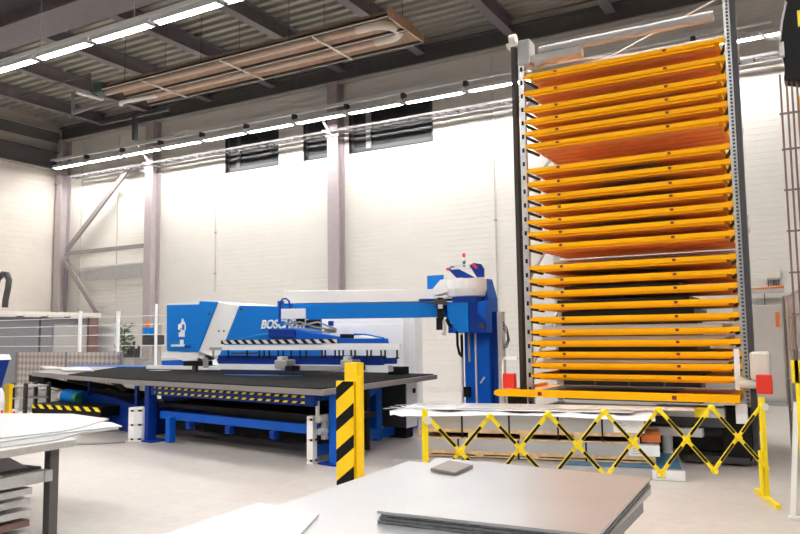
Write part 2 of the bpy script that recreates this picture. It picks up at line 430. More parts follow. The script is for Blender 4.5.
MB().box((hx0-.65, ya+.2, hz+.05), (hx0-.3, ya+.55, hz+.32)).build('burner', 'burner', t, bevel=.03)
MB().cyl((hx0-.3, ya+.38, hz+.2), (hx0-.2, ya+.38, hz+.2), .12, 14).build('fan_housing', 'fan_red', t)
MB().tube([(hx0-.5, yc[1]-.15, hz-.05), (hx0-.2, yc[1]-.4, hz-.12), (hx0+.3, yc[1]-.35, hz-.1), (hx0+.7, yc[1], hz+.02)], .06, 8).build('flue_elbow', 'white', t, smooth=True)
m = MB(); b0 = (hx0-1.1, ya+.9, hz-.15)
m.bar((hx0-.9, yb_+.3, hz-.1), (hx0-.9, yb_+.3, hz-.8), .12, .12).bar((hx0-2.3, yb_+.3, hz-.1), (hx0+.4, yb_+.3, hz-.1), .1, .1)
m.build('support_frame', 'grey_dark', t)
# supply pipes next to the burner
t = thing('air_pipe', 'white capped air pipe with dark frame left of the heater burner', 'pipe', (hx0-1.5, 12.6, 7.8))
MB().cyl(at(76, 92, Z=8.0), at(103, 99.5, Z=8.0), .05, 10).build('pipe', 'white', t, smooth=True)
m = MB()
q = [at(73, 92, Z=8.0), at(73, 113, Z=7.5), at(112, 98, Z=7.9)]
m.bar(q[0], q[1], .09, .09).bar(q[1], at(106, 102, Z=7.6), .08, .08); m.build('frame', 'steel_joist', t)
m = MB(); m.tube([at(18, 97, Z=9.2), at(52, 85, Z=9.2), at(90, 74, Z=9.0), at(91, 92, Z=8.2), at(99, 97, Z=8.05)], .025, 6)
tag(m.build('gas_line', 'steel_dark'), 'thin dark gas line bending down to the heater burner', 'pipe')

# ------------------------------------------------------------------ storage tower
TX0, TX1, TY, TD = -3.32, -0.80, 9.5, 1.65
tower = thing('storage_tower', 'tall steel frame of the automatic sheet storage tower on the right', 'storage rack', (-2.1, 10.3, 0))
def toothed(m, x0, x1, y0, y1, z0, z1, mi_n=1):
    m.box((x0, y0, z0), (x1, y1, z1))
    z = z0+.1
    while z < z1-.05:
        m.box((x0+(x1-x0)*.3, y0-.004, z), (x0+(x1-x0)*.72, y0+.01, z+.06), mi_n); z += .19
def chainface(m, x0, x1, y0, z0, z1):
    z = z0
    while z < z1: m.box((x0+.025, y0-.02, z), (x1-.01, y0, z+.022), 1); z += .045
m = MB(); toothed(m, -3.41, -3.335, TY, TY+.07, .1, 5.35); m.build('post', ['galv', 'black'], tower)
MB().box((-3.50, TY-.04, .02), (-3.445, TY+.08, 5.62)).build('post', 'brown_dark', tower)['label'] = 'dark front left guide post'
m = MB(); m.box((-.79, TY, .1), (-.72, TY+.07, 5.75)); chainface(m, -.785, -.725, TY, .6, 5.6); m.build('post', ['galv', 'grey_dark'], tower)
MB().box((-.715, TY-.04, .02), (-.655, TY+.09, 6.1)).build('post', 'grey_dark', tower)['label'] = 'dark front right guide post'
for x0, x1 in ((-3.5, -3.42), (-.90, -.84)):
    MB().box((x0, TY+TD-.08, .02), (x1, TY+TD, 5.35)).build('post', 'galv', tower)
for x in (-3.43, -.75):
    m = MB()
    for k in range(4):
        z = 1.0+k*1.2; m.bar((x, TY+.1, z), (x, TY+TD-.1, z+.9), .03, .04)
    for z in (.5, 2.9, 5.3): m.bar((x, TY+.05, z), (x, TY+TD-.05, z), .04, .06)
    m.build('side_bracing', 'galv', tower)
MB().box((-3.5, TY+TD-.06, 5.2), (-.84, TY+TD, 5.3)).build('rear_beam', 'galv', tower)
MB().box((-3.5, TY+TD-.06, .3), (-.84, TY+TD, .42)).build('rear_beam', 'galv', tower)
a, b = at(540, 50, Y=TY+.1), at(716, 12, Y=TY+.1)
zt = (a.z+b.z)/2
MB().cyl((a.x, TY+.1, zt-.03), (b.x-.03, TY+.1, zt-.03), .065, 16).build('drive_shaft', 'panel_mid', tower, smooth=True)['label'] = 'white drive shaft cover across the top'
m = MB(); m.box((-3.40, TY-.02, zt-.22), (-3.24, TY+.22, zt+.14)); m.box((-3.28, TY+.02, zt-.2), (-2.55, TY+.2, zt-.09)); m.cyl((-3.2, TY+.1, zt-.2), (-2.95, TY+.1, zt-.12), .08, 10)
m.build('drive_motor', 'panel_mid', tower, bevel=.015)
m = MB(); m.cyl((-3.52, TY+.0, 5.62), (-3.43, TY+.0, 5.62), .07, 14).box((-3.56, TY-.05, 5.5), (-3.41, TY+.1, 5.56)).build('sprocket', 'cream', tower)
m = MB(); m.cyl((-.74, TY, 6.0), (-.66, TY, 6.0), .09, 14).box((-.82, TY-.06, 5.78), (-.62, TY+.1, 5.84)).build('sprocket', 'grey_mid', tower)
MB().bar((-3.35, TY+.1, 5.27), (-.85, TY+TD-.2, 5.5), .025, .025).bar((-3.35, TY+TD-.2, 5.35), (-.85, TY+.1, 5.62), .018, .018).bar((-3.4, TY+.3, 5.2), (-.8, TY+.3, 5.2), .03, .03).build('top_bracing', 'galv', tower)
# lower drive parts
MB().box((-3.5, TY+.1, .3), (-.7, TY+TD-.1, .5)).box((-3.3, TY+.3, .1), (-.9, TY+TD-.3, .3)).build('base_frame', 'grey_dark', tower)
m = MB()
for k in range(5): m.box((-1.45, TY-.15+k*.3, .03), (-.75, TY-.08+k*.3, .1))
m.build('floor_rails', 'grey_dark', tower)
MB().box((-1.02, TY-.1, .1), (-.72, TY+.2, .66)).build('lower_carriage', 'black', tower)
MB().box((-3.62, TY-.2, .62), (-3.42, TY-.05, .80)).build('lower_carriage', 'brown_dark', tower)
MB().box((-.87, TY-.06, .86), (-.81, TY-.02, 1.33)).build('lift_guide', 'white_paint', tower)
p = at(759, 351, Y=TY-.1)
MB().box((p.x-.10, TY-.18, .98), (p.x+.11, TY+.05, 1.30)).build('gear_motor', 'cream', tower, bevel=.03)
MB().cyl((p.x-.22, TY-.1, .93), (p.x+.05, TY-.1, .93), .05, 10).bar((p.x-.25, TY-.1, 1.0), (p.x-.1, TY-.1, .93), .04, .06).build('gearbox', 'cream', tower)
p = at(765, 384, Y=TY-.25)
MB().box((p.x-.085, TY-.32, .84), (p.x+.075, TY-.22, 1.05)).build('sensor_box', 'red', tower, bevel=.008)['label'] = 'red sensor box on right'
p = at(510, 380, Y=TY-.25)
MB().box((p.x-.085, TY-.30, .83), (p.x+.075, TY-.2, 1.02)).build('sensor_box', 'red', tower, bevel=.008)['label'] = 'red sensor box on left'
MB().box((p.x-.11, TY-.25, .78), (p.x-.085, TY-.2, 1.24)).box((p.x-.11, TY-.25, 1.2), (p.x+.1, TY-.2, 1.24)).build('sensor_bracket', 'white', tower)
MB().box((-.86, TY-.28, .5), (-.74, TY-.2, .72)).build('sensor_bracket', 'white', tower)

# cassettes
def make_tray():
    t = thing('storage_cassette', 'x', 'storage tray', (TX0, TY, 0), 'yellow storage cassettes in the tower')
    h = .054; W = TX1-TX0
    m = MB(); x0, x1 = TX0, TX1
    m.prism([(x0+.04, TY-.05, 0), (x0+.04, TY-.05, h), (x0+.04, TY+.03, h), (x0+.04, TY+.03, 0)], (W-.10, 0, 0))
    m.box((x0+.1, TY-.02, -.028), (x1-.1, TY+.03, 0))
    m.prism([(x0-.02, TY-.05, h*.25), (x0+.05, TY-.05, 0), (x0+.05, TY-.05, h), (x0+.0, TY-.05, h*.8)], (0, .07, 0))
    m.prism([(x1-.06, TY-.05, 0), (x1+.01, TY-.05, 0), (x1+.01, TY-.05, h*1.15), (x1-.06, TY-.05, h*1.15)], (0, .07, 0))
    fr_ = m.build('front_rail', 'tray', t)
    for x in (x0+.42, x1-.70, ):
        MB().box((x, TY-.055, .012), (x+.04, TY-.049, .042)).build('rail_hole', 'tray_hole', fr_)
    MB().box((x0+.06, TY+.03, 0), (x0+.10, TY+TD-.3, .06)).build('side_rail', 'tray', t)
    MB().box((x1-.10, TY+.03, 0), (x1-.06, TY+TD-.3, .06)).build('side_rail', 'tray', t)
    m = MB(); m.box((x0+.1, TY+.03, .012), (x1-.1, TY+TD-.3, .022))
    y = TY+.09
    while y < TY+TD-.35:
        m.prism([(x0+.1, y, .012), (x0+.1, y+.14, .012), (x0+.1, y+.11, -.028), (x0+.1, y+.03, -.028)], (W-.2, 0, 0)); y += .22
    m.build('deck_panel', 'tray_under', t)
    MB().box((x0+.06, TY+TD-.3, -.01), (x1-.06, TY+TD-.26, .06)).build('rear_rail', 'tray', t)
    m = MB().bar((x0-.03, TY+.02, .0), (x0+.06, TY+.32, -.03), .03, .03); m.build('support_bracket', 'brown_dark', t)
    MB().bar((x1+.02, TY+.02, .0), (x1-.06, TY+.32, -.03), .03, .03).build('support_bracket', 'brown_dark', t)
    return t
zs = [5.04, 4.81, 4.58, 4.41, 4.245, 4.07, 3.73, 3.545, 3.36, 3.2, 3.03, 2.865, 2.69, 2.41, 2.235, 2.07, 1.895, 1.725, 1.56, 1.415, 1.27, 1.125, .985]
tray0 = make_tray()
for i, z in enumerate(zs):
    o = tray0 if i == 0 else copy_tree(tray0)
    o.location.z = z-.027
    k = len(zs)-i
    if i == 0: l = 'topmost orange-yellow cassette of the storage tower'
    elif i < 5: l = 'orange-yellow cassette, %s from the top of the tower' % ORD[i]
    elif i == 5: l = 'cassette with ribbed orange underside just above the wider upper gap'
    elif i == 6: l = 'yellow cassette just below the wider upper gap of the tower'
    elif k > 11: l = 'yellow cassette, %s one below the wider upper gap' % ORD[i-6]
    else: l = 'yellow cassette, %s from the bottom of the column above the loading tray' % ORD[k-1]
    o['label'] = l
# sheets lying in cassettes
def slab(name, a, b, mt, label, cat, group=None, edge=None):
    return tag(MB().box(a, b).build(name, mt), label, cat, group)
for z, w, h, nm in ((1.56, (-3.2, -.98), .045, 'eighth'), (1.415, (-3.2, -.96), .045, 'seventh'), (1.125, (-3.2, -.94), .04, 'third')):
    k = {1.56: 'fifth', 1.415: 'fourth', 1.125: 'second'}[z]
    slab('metal_sheet', (w[0], TY+.04, z+.03), (w[1], TY+1.2, z+.03+h), 'sheet_white', 'bright sheet stack lying on the %s from bottom cassette of the tower' % k, 'sheet metal', 'bright sheets on the tower cassettes')
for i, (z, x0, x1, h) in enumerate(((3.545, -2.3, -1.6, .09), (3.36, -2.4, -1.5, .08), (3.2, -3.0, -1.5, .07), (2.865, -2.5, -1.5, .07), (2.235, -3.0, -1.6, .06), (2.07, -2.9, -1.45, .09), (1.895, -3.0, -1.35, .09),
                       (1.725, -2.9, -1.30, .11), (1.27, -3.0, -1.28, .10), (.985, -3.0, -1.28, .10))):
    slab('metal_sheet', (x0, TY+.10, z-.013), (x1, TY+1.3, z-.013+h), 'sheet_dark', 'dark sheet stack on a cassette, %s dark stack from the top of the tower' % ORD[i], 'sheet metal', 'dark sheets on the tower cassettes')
# long white deck in the gap around y=255
t = thing('extraction_rod', 'pale cross rod behind the gap in the middle of the tower', 'rod', (-2, 10.6, 2.5))
MB().cyl((-3.34, 10.6, 2.57), (-.85, 10.6, 2.57), .03, 8).build('rod', 'grey_light', t)
# loading tray at the bottom
lt = thing('loading_tray', 'wide yellow loading tray pulled out at the foot of the tower', 'storage tray', (-2.2, 9.3, .76))
m = MB(); m.box((-3.68, 9.12, .735), (-.80, 9.2, .822)); m.prism([(-3.74, 9.12, .755), (-3.68, 9.12, .735), (-3.68, 9.12, .822), (-3.73, 9.12, .80)], (0, .08, 0)); m.build('front_rail', 'tray', lt)
MB().box((-3.6, 9.2, .735), (-.82, 10.9, .77)).build('deck_panel', 'tray_under', lt)
MB().box((-3.14, 9.115, .755), (-3.09, 9.121, .80)).box((-1.52, 9.115, .755), (-1.47, 9.121, .80)).build('rail_hole', 'tray_hole', lt)
MB().box((-3.62, 9.2, .77), (-3.56, 10.8, .81)).build('side_rail', 'tray', lt)
MB().box((-.88, 9.2, .77), (-.82, 10.8, .81)).build('side_rail', 'tray', lt)
slab('metal_sheet', (-3.3, 9.26, .771), (-1.6, 10.7, .78), 'sheet_dark', 'dark thin sheet lying on the wide loading tray', 'sheet metal')

# ------------------------------------------------------------------ back wall right of tower: cabinets, box, cable tray, wires
cz = at(760, 305, Y=17).z
for a, b, lb in ((735, 745, 'grey metal cabinet right behind the tower, left of the pair'), (745.5, 784, 'wide grey metal cabinet against the wall right of the tower')):
    xa, xb_ = at(a, 350, Y=17).x, at(b, 350, Y=17).x
    t = thing('control_cabinet', lb, 'cabinet', ((xa+xb_)/2, 17.3, 0))
    MB().box((xa, 17.0, .1), (xb_, 17.6, cz)).build('body', 'grey_cab', t, bevel=.01)
    MB().box((xa+.02, 16.98, .14), (xb_-.01, 17.0, cz-.03)).build('door', 'grey_cab', t)
    MB().box((xa, 17.02, 0), (xb_, 17.58, .1)).build('plinth', 'grey_mid', t)
    if b > 750: MB().box((xb_-.12, 16.96, 1.6), (xb_-.05, 16.98, 1.9)).build('lockout_plate', 'orange', t)
xs0, xs1 = at(528, 350, Y=17).x, at(733, 350, Y=17).x
t = thing('control_cabinet', 'long row of dark grey switch cabinets seen through the tower', 'cabinet', (-4, 17.3, 0))
ca, cb_ = at(562, 350, Y=17).x, at(700, 350, Y=17).x; cw = (cb_-ca)/4
MB().box((ca, 17.0, 0), (cb_, 17.6, 2.2)).build('body', 'grey_dark', t)
for k in range(4): MB().box((ca+.02+k*cw, 16.98, .1), (ca-.02+(k+1)*cw, 17.0, 2.15)).build('door', 'black', t)
p = at(773, 272, Y=YB)
t = thing('wall_box', 'small grey junction box on the wall above the right cabinet', 'box', (p.x, YB-.1, 2.6))
MB().box((p.x-.13, YB-.14, 2.66), (p.x+.14, YB-.005, 2.86)).build('case', 'cream', t)
MB().box((p.x-.12, YB-.15, 2.62), (p.x+.13, YB-.10, 2.66)).build('lower_edge', 'grey_mid', t)
m = MB()
for k in range(5): m.cyl((p.x-.1+k*.05, YB-.06, 2.40), (p.x-.1+k*.05, YB-.06, 2.64), .012, 6)
m.build('cable', 'grey_dark', t)
p0, p1 = at(742, 293, Y=17.6), at(784, 287, Y=17.6)
t = thing('cable_tray', 'low cable tray with orange cables above the right cabinets', 'tray', (p0.x, 17.6, 2.4))
MB().box((p0.x, 17.5, 2.33), (p1.x, 17.8, 2.37)).box((p0.x, 17.48, 2.33), (p1.x, 17.5, 2.41)).build('tray', 'galv', t)
MB().tube([(p0.x, 17.55, 2.40), (p0.x+.4, 17.6, 2.43), (p1.x, 17.55, 2.45)], .025, 6).tube([(p0.x+.2, 17.65, 2.40), (p1.x, 17.62, 2.42)], .02, 6).build('cable', 'orange', t)
MB().cyl((p0.x+.42, 17.9, 2.04), (p0.x+.42, 17.9, 2.33), .01, 6).build('drop_rod', 'grey_dark', t)

# vertical wire bundle and black housing, upper right
wx = [-.21, -.15, -.10, -.05]
t = thing('guide_wires', 'bundle of vertical guide wires tied together at the right edge', 'wire', (-.2, 9, .8))
for x in wx: MB().cyl((x, 9, .3), (x, 9, 4.35), .011, 6).build('wire', 'rust', t)
for z in (1.7, 2.15, 2.6, 3.05, 3.5, 3.9):
    MB().box((-.235, 8.985, z), (.02, 9.015, z+.018)).build('cross_tie', 'rust', t)
p = at(786, 0, Y=9)
t = thing('hoist_housing', 'black angular housing with yellow label in the upper right corner', 'machine housing', (0, 9, 4.3))
poly = [at(787, -8, Y=8.9), at(780, 40, Y=8.9), at(785, 68, Y=8.9), at(784, 78, Y=8.9), at(803, 80, Y=8.9), at(806, -8, Y=8.9)]
MB().prism(poly, (0, .3, 0)).build('case', 'black', t)
q0, q1 = at(797, 11, Y=8.88), at(806, 25, Y=8.88)
MB().box((q0.x, 8.87, q1.z), (q1.x, 8.895, q0.z)).build('warning_label', 'yellow', t)
m = MB(); m.tube([at(759, 33, Y=9), at(766, 38, Y=9), at(775, 39, Y=9), at(782, 37, Y=9)], .015, 6); m.tube([at(786, 2, Y=8.88), at(782, 22, Y=8.88), at(780, 40, Y=8.88)], .012, 6)
m.build('cable', 'grey_light', t)
m = MB(); m.box((at(779, 45, Y=8.9).x, 8.84, at(780, 58, Y=8.9).z), (at(784, 45, Y=8.9).x, 8.9, at(780, 44, Y=8.9).z)).build('bracket', 'grey_light', t)
t = thing('storage_cassette', 'orange cassette edge of a neighbouring rack at the right border', 'storage tray', (.1, 9.2, 3.9))
pa = at(796, 90, Y=9.2)
for k in range(1): MB().box((pa.x, 9.15, 3.78), (pa.x+1.2, 9.25, 3.86)).box((pa.x+.02, 9.15, 3.95), (pa.x+1.2, 9.25, 4.12)).build('front_rail', 'tray', t)
MB().box((pa.x+.8, 9.14, .3), (pa.x+.86, 9.2, 4.4)).build('post', 'galv', t)

# right mesh fence (runs towards the viewer)
fA, fB = Vector((-.36, 11.2, 0)), Vector((.16, 6.4, 0))
t = thing('mesh_fence', 'mesh safety fence along the right edge, brightness behind it painted on a sheet', 'fence', fA)
MB().bar(fA+Vector((0, 0, .01)), fA+Vector((0, 0, 2.0)), .07, .07, up=(0, 1, 0)).build('post', 'grey_mid', t)
MB().bar(fB+Vector((0, 0, .01)), fB+Vector((0, 0, 2.0)), .07, .07, up=(0, 1, 0)).build('post', 'grey_mid', t)
MB().bar(fA+Vector((0, 0, 1.06)), fB+Vector((0, 0, 1.06)), .012, 1.82).build('panel', 'panel_grey', t)  # solid sheet painted bright for the lit hall seen through the mesh
m = MB(); d = fB-fA
for k in range(1, 10): m.bar(fA+d*k/10+Vector((-.01, 0, .12)), fA+d*k/10+Vector((-.01, 0, 1.98)), .012, .012, up=(0, 1, 0))
for z in (.12, .5, .9, 1.3, 1.7, 1.97): m.bar(fA+Vector((-.01, 0, z)), fB+Vector((-.01, 0, z)), .015, .02)
m.build('wires', 'grey_light', t)
# yellow gate frame and leaning white board at right edge
t = thing('yellow_gate_frame', 'yellow post of a gate standing at the right border', 'gate', (-.05, 6.8, 0))
gp = at(804, 420, Y=6.8)
MB().box((gp.x-.045, 6.78, .01), (gp.x-.015, 6.83, 1.30)).build('post', 'yellow', t)
MB().box((gp.x-.07, 6.78, 1.12), (gp.x+.3, 6.83, 1.30)).build('top_rail', 'yellow', t)
MB().box((gp.x-.01, 6.79, .9), (gp.x+.02, 6.82, .96)).build('latch', 'tray_hole', t)
t = thing('white_trestle', 'white slanted trestle leg next to the yellow gate post', 'trestle', (-.15, 7, 0))
p0, p1 = at(796, 398, Y=7.0), at(790, 468, Y=7.0)
MB().bar((p1.x, 7.0, .02), (p0.x, 7.0, .95), .04, .05, up=(0, 1, 0)).build('leg', 'white', t)
MB().bar((p1.x-.03, 7.0, .012), (p1.x+.1, 7.0, .012), .08, .02).build('foot', 'white', t)

# ------------------------------------------------------------------ expanding barrier
t = thing('folding_barrier', 'yellow expanding scissor barrier with black banded slats before the pallets', 'barrier', (-1.7, 6.6, 0))
B0, B1 = Vector((-2.87, 5.50, 0)), Vector((-.49, 7.65, 0))
BD = (B1-B0).normalized(); BN = Vector((BD.y, -BD.x, 0))
zt_, zb_ = .85, .29
def slat(p, q):
    p, q = Vector(p), Vector(q); m = MB(); up = (q-p).cross(BN).normalized()
    m.bar(p, q, .007, .034, up=up)
    for a, b in ((.15, .41), (.59, .85)):
        m.bar(lerp(p, q, a)+BN*.005, lerp(p, q, b)+BN*.005, .004, .022, up=up, mi=1)
    return m
N = 6
for i in range(N):
    p0, p1 = lerp(B0, B1, (i+.07)/(N+.07)), lerp(B0, B1, (i+1.07)/(N+.07))
    T, Bo = PZ0*zt_, PZ0*zb_
    slat(p0+T+BN*.012, p1+Bo+BN*.012).build('slat', ['yellow', 'black'], t)
    slat(p0+Bo-BN*.012, p1+T-BN*.012).build('slat', ['yellow', 'black'], t)
    for p in ((p0+p1)/2+(T+Bo)/2, p1+T, p1+Bo):
        MB().cyl(p-BN*.018, p+BN*.024, .027, 10).build('joint', 'yellow', t)
for p, hh in ((B0, .93), (B1, .93)):
    MB().bar(p+PZ0*.04, p+PZ0*hh, .045, .03, up=BN).bar(p-BD*.045+PZ0*.05, p-BD*.045+PZ0*.45, .03, .02, up=BN).build('post', 'yellow', t)
    d = Vector((.30, -.95, 0)).normalized()
    MB().bar(p-d*.36+PZ0*.02, p+d*.36+PZ0*.02, .04, .04).build('foot', 'yellow', t)
    MB().cyl(p+BD*.02+PZ0*(hh-.09)-BN*.02, p+BD*.02+PZ0*(hh-.09)+BN*.025, .035, 12).build('wall_hook', 'cream', t)

# ------------------------------------------------------------------ pallets and sheet packs
PO = Vector((-4.2, 7.88, 0)); ang = math.radians(12.2)
PU = Vector((math.cos(ang), math.sin(ang), 0)); PV = Vector((-math.sin(ang), math.cos(ang), 0)); PZ = Vector((0, 0, 1))
def ob(m, u0, u1, v0, v1, z0, z1, mi=0):
    o = PO+PU*u0+PV*v0+PZ*z0
    return m.prism([o, o+PU*(u1-u0), o+PU*(u1-u0)+PV*(v1-v0), o+PV*(v1-v0)], PZ*(z1-z0), mi)
def pallet(u0, u1, v0, v1, z0, h, label):
    t = thing('pallet', label, 'pallet', PO+PU*u0+PV*v0+PZ*z0, 'wooden pallets under the sheet packs')
    m = MB(); ob(m, u0, u1, v0, v1, z0+h-.04, z0+h); m.build('top_boards', 'wood', t)
    for v in (v0, (v0+v1)/2-.04, v1-.09):
        for k in range(5):
            u = u0+(u1-u0-.1)*k/4; m = MB(); ob(m, u, u+.1, v, v+.09, z0+.014, z0+h-.04); m.build('block', 'wood', t)
    m = MB()
    for v in (v0, (v0+v1)/2-.04, v1-.09): ob(m, u0, u1, v, v+.09, z0, z0+.014)
    m.build('bottom_board', 'wood', t)
def pack(u0, u1, v0, v1, z0, z1, label, straps=(), paper=True, mt='sheet'):
    t = thing('sheet_pack', label, 'sheet metal', PO+PU*u0+PV*v0+PZ*z0, 'strapped sheet metal packs on pallets')
    m = MB(); ob(m, u0, u1, v0, v1, z0, z1); m.build('sheets', mt, t)
    for s in straps:
        m = MB(); ob(m, u0+s, u0+s+.02, v0-.004, v1+.004, z0-.1, z1+.004); m.build('strap', 'black', t)
    if paper:
        m = MB(); ob(m, u1-.32, u1+.003, v0-.006, v0+.12, z0+.005, z1-.01); m.build('paper_cover', 'paper', t)
        m = MB()
        for k in range(4): ob(m, u1-.28, u1-.19-.03*(k % 2), v0-.009, v0-.006, z0+.03+k*.025, z0+.036+k*.025)
        m.build('printed_lines', 'grey_mid', t)
pack(-.25, 2.93, -.28, 1.0, .0, .115, 'lowest sheet pack on the floor sticking out to the right under blue film', (.8,), True, 'sheet')
m = MB(); ob(m, 1.7, 2.90, -.25, 1.0, .117, .124); tag(m.build('blue_film', 'foil_blue'), 'crumpled dark blue film spread on the lowest sheet pack', 'film')
pallet(.05, 2.66, .0, 1.0, .125, .07, 'lower wooden pallet of the stack behind the barrier')
pack(.02, 2.70, .0, 1.0, .195, .325, 'middle strapped grey sheet pack with paper cover', (.45, 1.15, 1.9))
pallet(.0, 2.5, .0, 1.0, .327, .115, 'upper wooden pallet of the stack behind the barrier')
pack(.0, 2.55, .0, 1.0, .442, .612, 'upper strapped grey sheet pack beneath loose white foil', (.52, 1.07, 1.62, 2.1))
m = MB(); ob(m, 2.52, 2.72, .15, .75, .33, .40); tag(m.build('cardboard', 'orange'), 'orange brown board poking out between upper and middle packs', 'cardboard')
# loose foil / sheets on top, with draping front
def sheet_grid(nu, nv, fn):
    m = MB(); P = [[fn(i/nu, j/nv) for j in range(nv+1)] for i in range(nu+1)]
    vs = [p for r in P for p in r]
    m.add(vs, [[i*(nv+1)+j, (i+1)*(nv+1)+j, (i+1)*(nv+1)+j+1, i*(nv+1)+j+1] for i in range(nu) for j in range(nv)])
    return m
def foil(a, b):
    u = -.33+a*3.0; v = -.07+b*1.1; z = .632+.010*math.sin(a*19+b*5)*(1-b*.4)+.006*math.sin(a*47)
    if b < .1: z = .622-.035*(.5+.5*math.sin(a*7+1))*(1-b*10)
    if a < .10: u += -.06*math.sin(b*30); z += .03*math.sin(b*17+a*90)*(1-a*10)*.6
    return PO+PU*u+PV*v+PZ*z
o = sheet_grid(60, 12, foil).build('plastic_foil', 'foil', smooth=True)
so = o.modifiers.new('thick', 'SOLIDIFY'); so.thickness = .006
tag(o, 'crumpled white protective foil draped over the upper sheet pack', 'foil')
t = thing('loose_sheets', 'loose pale sheets and strips lying on top of the foil', 'sheet metal', PO+PZ*.65)
for k, (u0, u1, v0, v1) in enumerate(((.1, 2.45, .1, .95), (.4, 2.75, .25, .85), (1.6, 3.1, .3, .75))):
    m = MB(); ob(m, u0, u1, v0, v1, .648+k*.007, .652+k*.007); m.build('sheet', ['foil', 'sheet_white', 'cream'][k], t)
for k in range(9):
    u = -.45+.05*k; m = MB(); a = PO+PU*(u)+PV*(.05+.09*k)+PZ*(.655+.012*(k % 3))
    m.bar(a, a+PU*.42+PV*.12*math.sin(k*2)+PZ*(.03*math.cos(k*3)), .04, .003); m.build('strip', 'sheet_white', t)
# things right of stack, under the loading tray
t = thing('sheet_pack', 'white wrapped pack with yellow tape under the right end of the loading tray', 'sheet metal', (-1.2, 9.3, .5))
MB().box((-1.75, 9.25, .55), (-.98, 9.55, .66)).build('sheets', 'sheet_white', t); MB().box((-1.30, 9.24, .55), (-1.15, 9.56, .663)).build('tape', 'yellow', t)
MB().box((-1.8, 9.27, .44), (-.98, 9.5, .55)).build('support_beam', 'grey_dark', t)
t = thing('steel_trough', 'light grey steel profile on a small pedestal under the tower', 'profile', (-1.6, 9.2, 0))
MB().box((-2.05, 9.18, .33), (-1.22, 9.34, .425)).build('profile', 'grey_light', t); MB().cyl((-1.62, 9.27, 0), (-1.62, 9.27, .33), .06, 12).build('pedestal', 'grey_light', t)

# ------------------------------------------------------------------ column with gantry arm
CX, CY = -4.80, 11.2
def px(x, y, Y): return at(x, y, Y=Y)
gm = thing('sheet_loader', 'blue loading gantry column with long swivel arm and suction head', 'loader', (CX, CY, 0))
YC = 11.0
xl, xr = px(466, 350, YC).x, px(497, 350, YC).x; top = px(480, 278, YC).z
# column body: bevelled top right
pl = [px(466, 300, YC), px(466, 278, YC)]
zz = lambda y: px(480, y, YC).z
xx = lambda x: px(x, 330, YC).x
m = MB(); m.prism([(xx(464), YC, .03), (xx(464), YC, zz(300)), (xx(480), YC, zz(278)), (xx(484), YC, zz(278)), (xx(489), YC, zz(298)), (xx(489), YC, .03)], (0, .4, 0)); m.build('column', 'blue', gm, bevel=.01)
MB().box((xx(489), YC+.1, .1), (xx(494.5), YC+.3, zz(312))).build('side_plate', 'blue_deep', gm)
MB().box((xx(494.5), YC+.12, .1), (xx(499), YC+.26, zz(312))).build('cable_duct', 'grey_light', gm)
MB().box((xx(461.5), YC-.05, .1), (xx(463), YC, zz(333))).box((xx(475), YC-.03, .1), (xx(476.5), YC, zz(333))).build('guide_rail', 'grey_light', gm)
MB().box((xx(468), YC-.02, zz(362)), (xx(470), YC, zz(330))).build('lift_cylinder', 'grey_mid', gm)
MB().box((xx(464), YC-.06, zz(397)), (xx(470), YC, zz(387))).build('drive_unit', 'black', gm)
MB().box((xx(462)-.1, YC-.25, 0), (xx(502)+.1, YC+.75, .03)).build('base_plate', 'blue_deep', gm)
MB().bar((xx(480), YC-.02, zz(383)), (xx(484), YC-.02, zz(377)), .02, .04, up=(0, 1, 0)).build('handle', 'grey_light', gm)
# cable loops at right
m = MB()
for k in range(3):
    m.tube([px(503, 322+k*3, YC), px(507, 328+k*3, YC), px(509.5-k, 340, YC), px(507-k, 347-k, YC), px(503, 349-2*k, YC)], .009, 6)
m.build('cable_loop', 'grey_dark', gm)
# carriage / bracket
YF = 10.75
fx = lambda x: px(x, 310, YF).x
fz = lambda y: px(455, y, YF).z
m = MB(); m.prism([(fx(446), YF, fz(302)), (fx(486), YF, fz(302)), (fx(486), YF, fz(333)), (fx(452), YF, fz(333)), (fx(452), YF, fz(325)), (fx(446), YF, fz(318))], (0, .25, 0)); m.build('carriage', 'blue', gm, bevel=.008)
m = MB(); m.prism([(fx(448), YF-.04, fz(303)), (fx(469), YF-.04, fz(303)), (fx(469), YF-.04, fz(332)), (fx(459), YF-.04, fz(332)), (fx(450), YF-.04, fz(321))], (0, .04, 0)); m.build('cheek_plate', 'blue_bright', gm)
m = MB(); m.cyl((fx(481.5), YF-.03, fz(326)), (fx(481.5), YF, fz(326)), .045, 16); m.build('pivot_bolt', 'grey_dark', gm)
m = MB(); m.prism([(fx(470), YF-.02, fz(302)), (fx(477), YF-.02, fz(302)), (fx(477), YF-.02, fz(313)), (fx(486), YF-.02, fz(322)), (fx(486), YF-.02, fz(333)), (fx(470), YF-.02, fz(333))], (0, .02, 0)); m.build('cheek_plate', 'blue_deep', gm)
m = MB(); m.box((fx(454), YF-.05, fz(303)), (fx(478), YF+.2, fz(297))); m.build('swivel_bearing', 'blue_deep', gm)
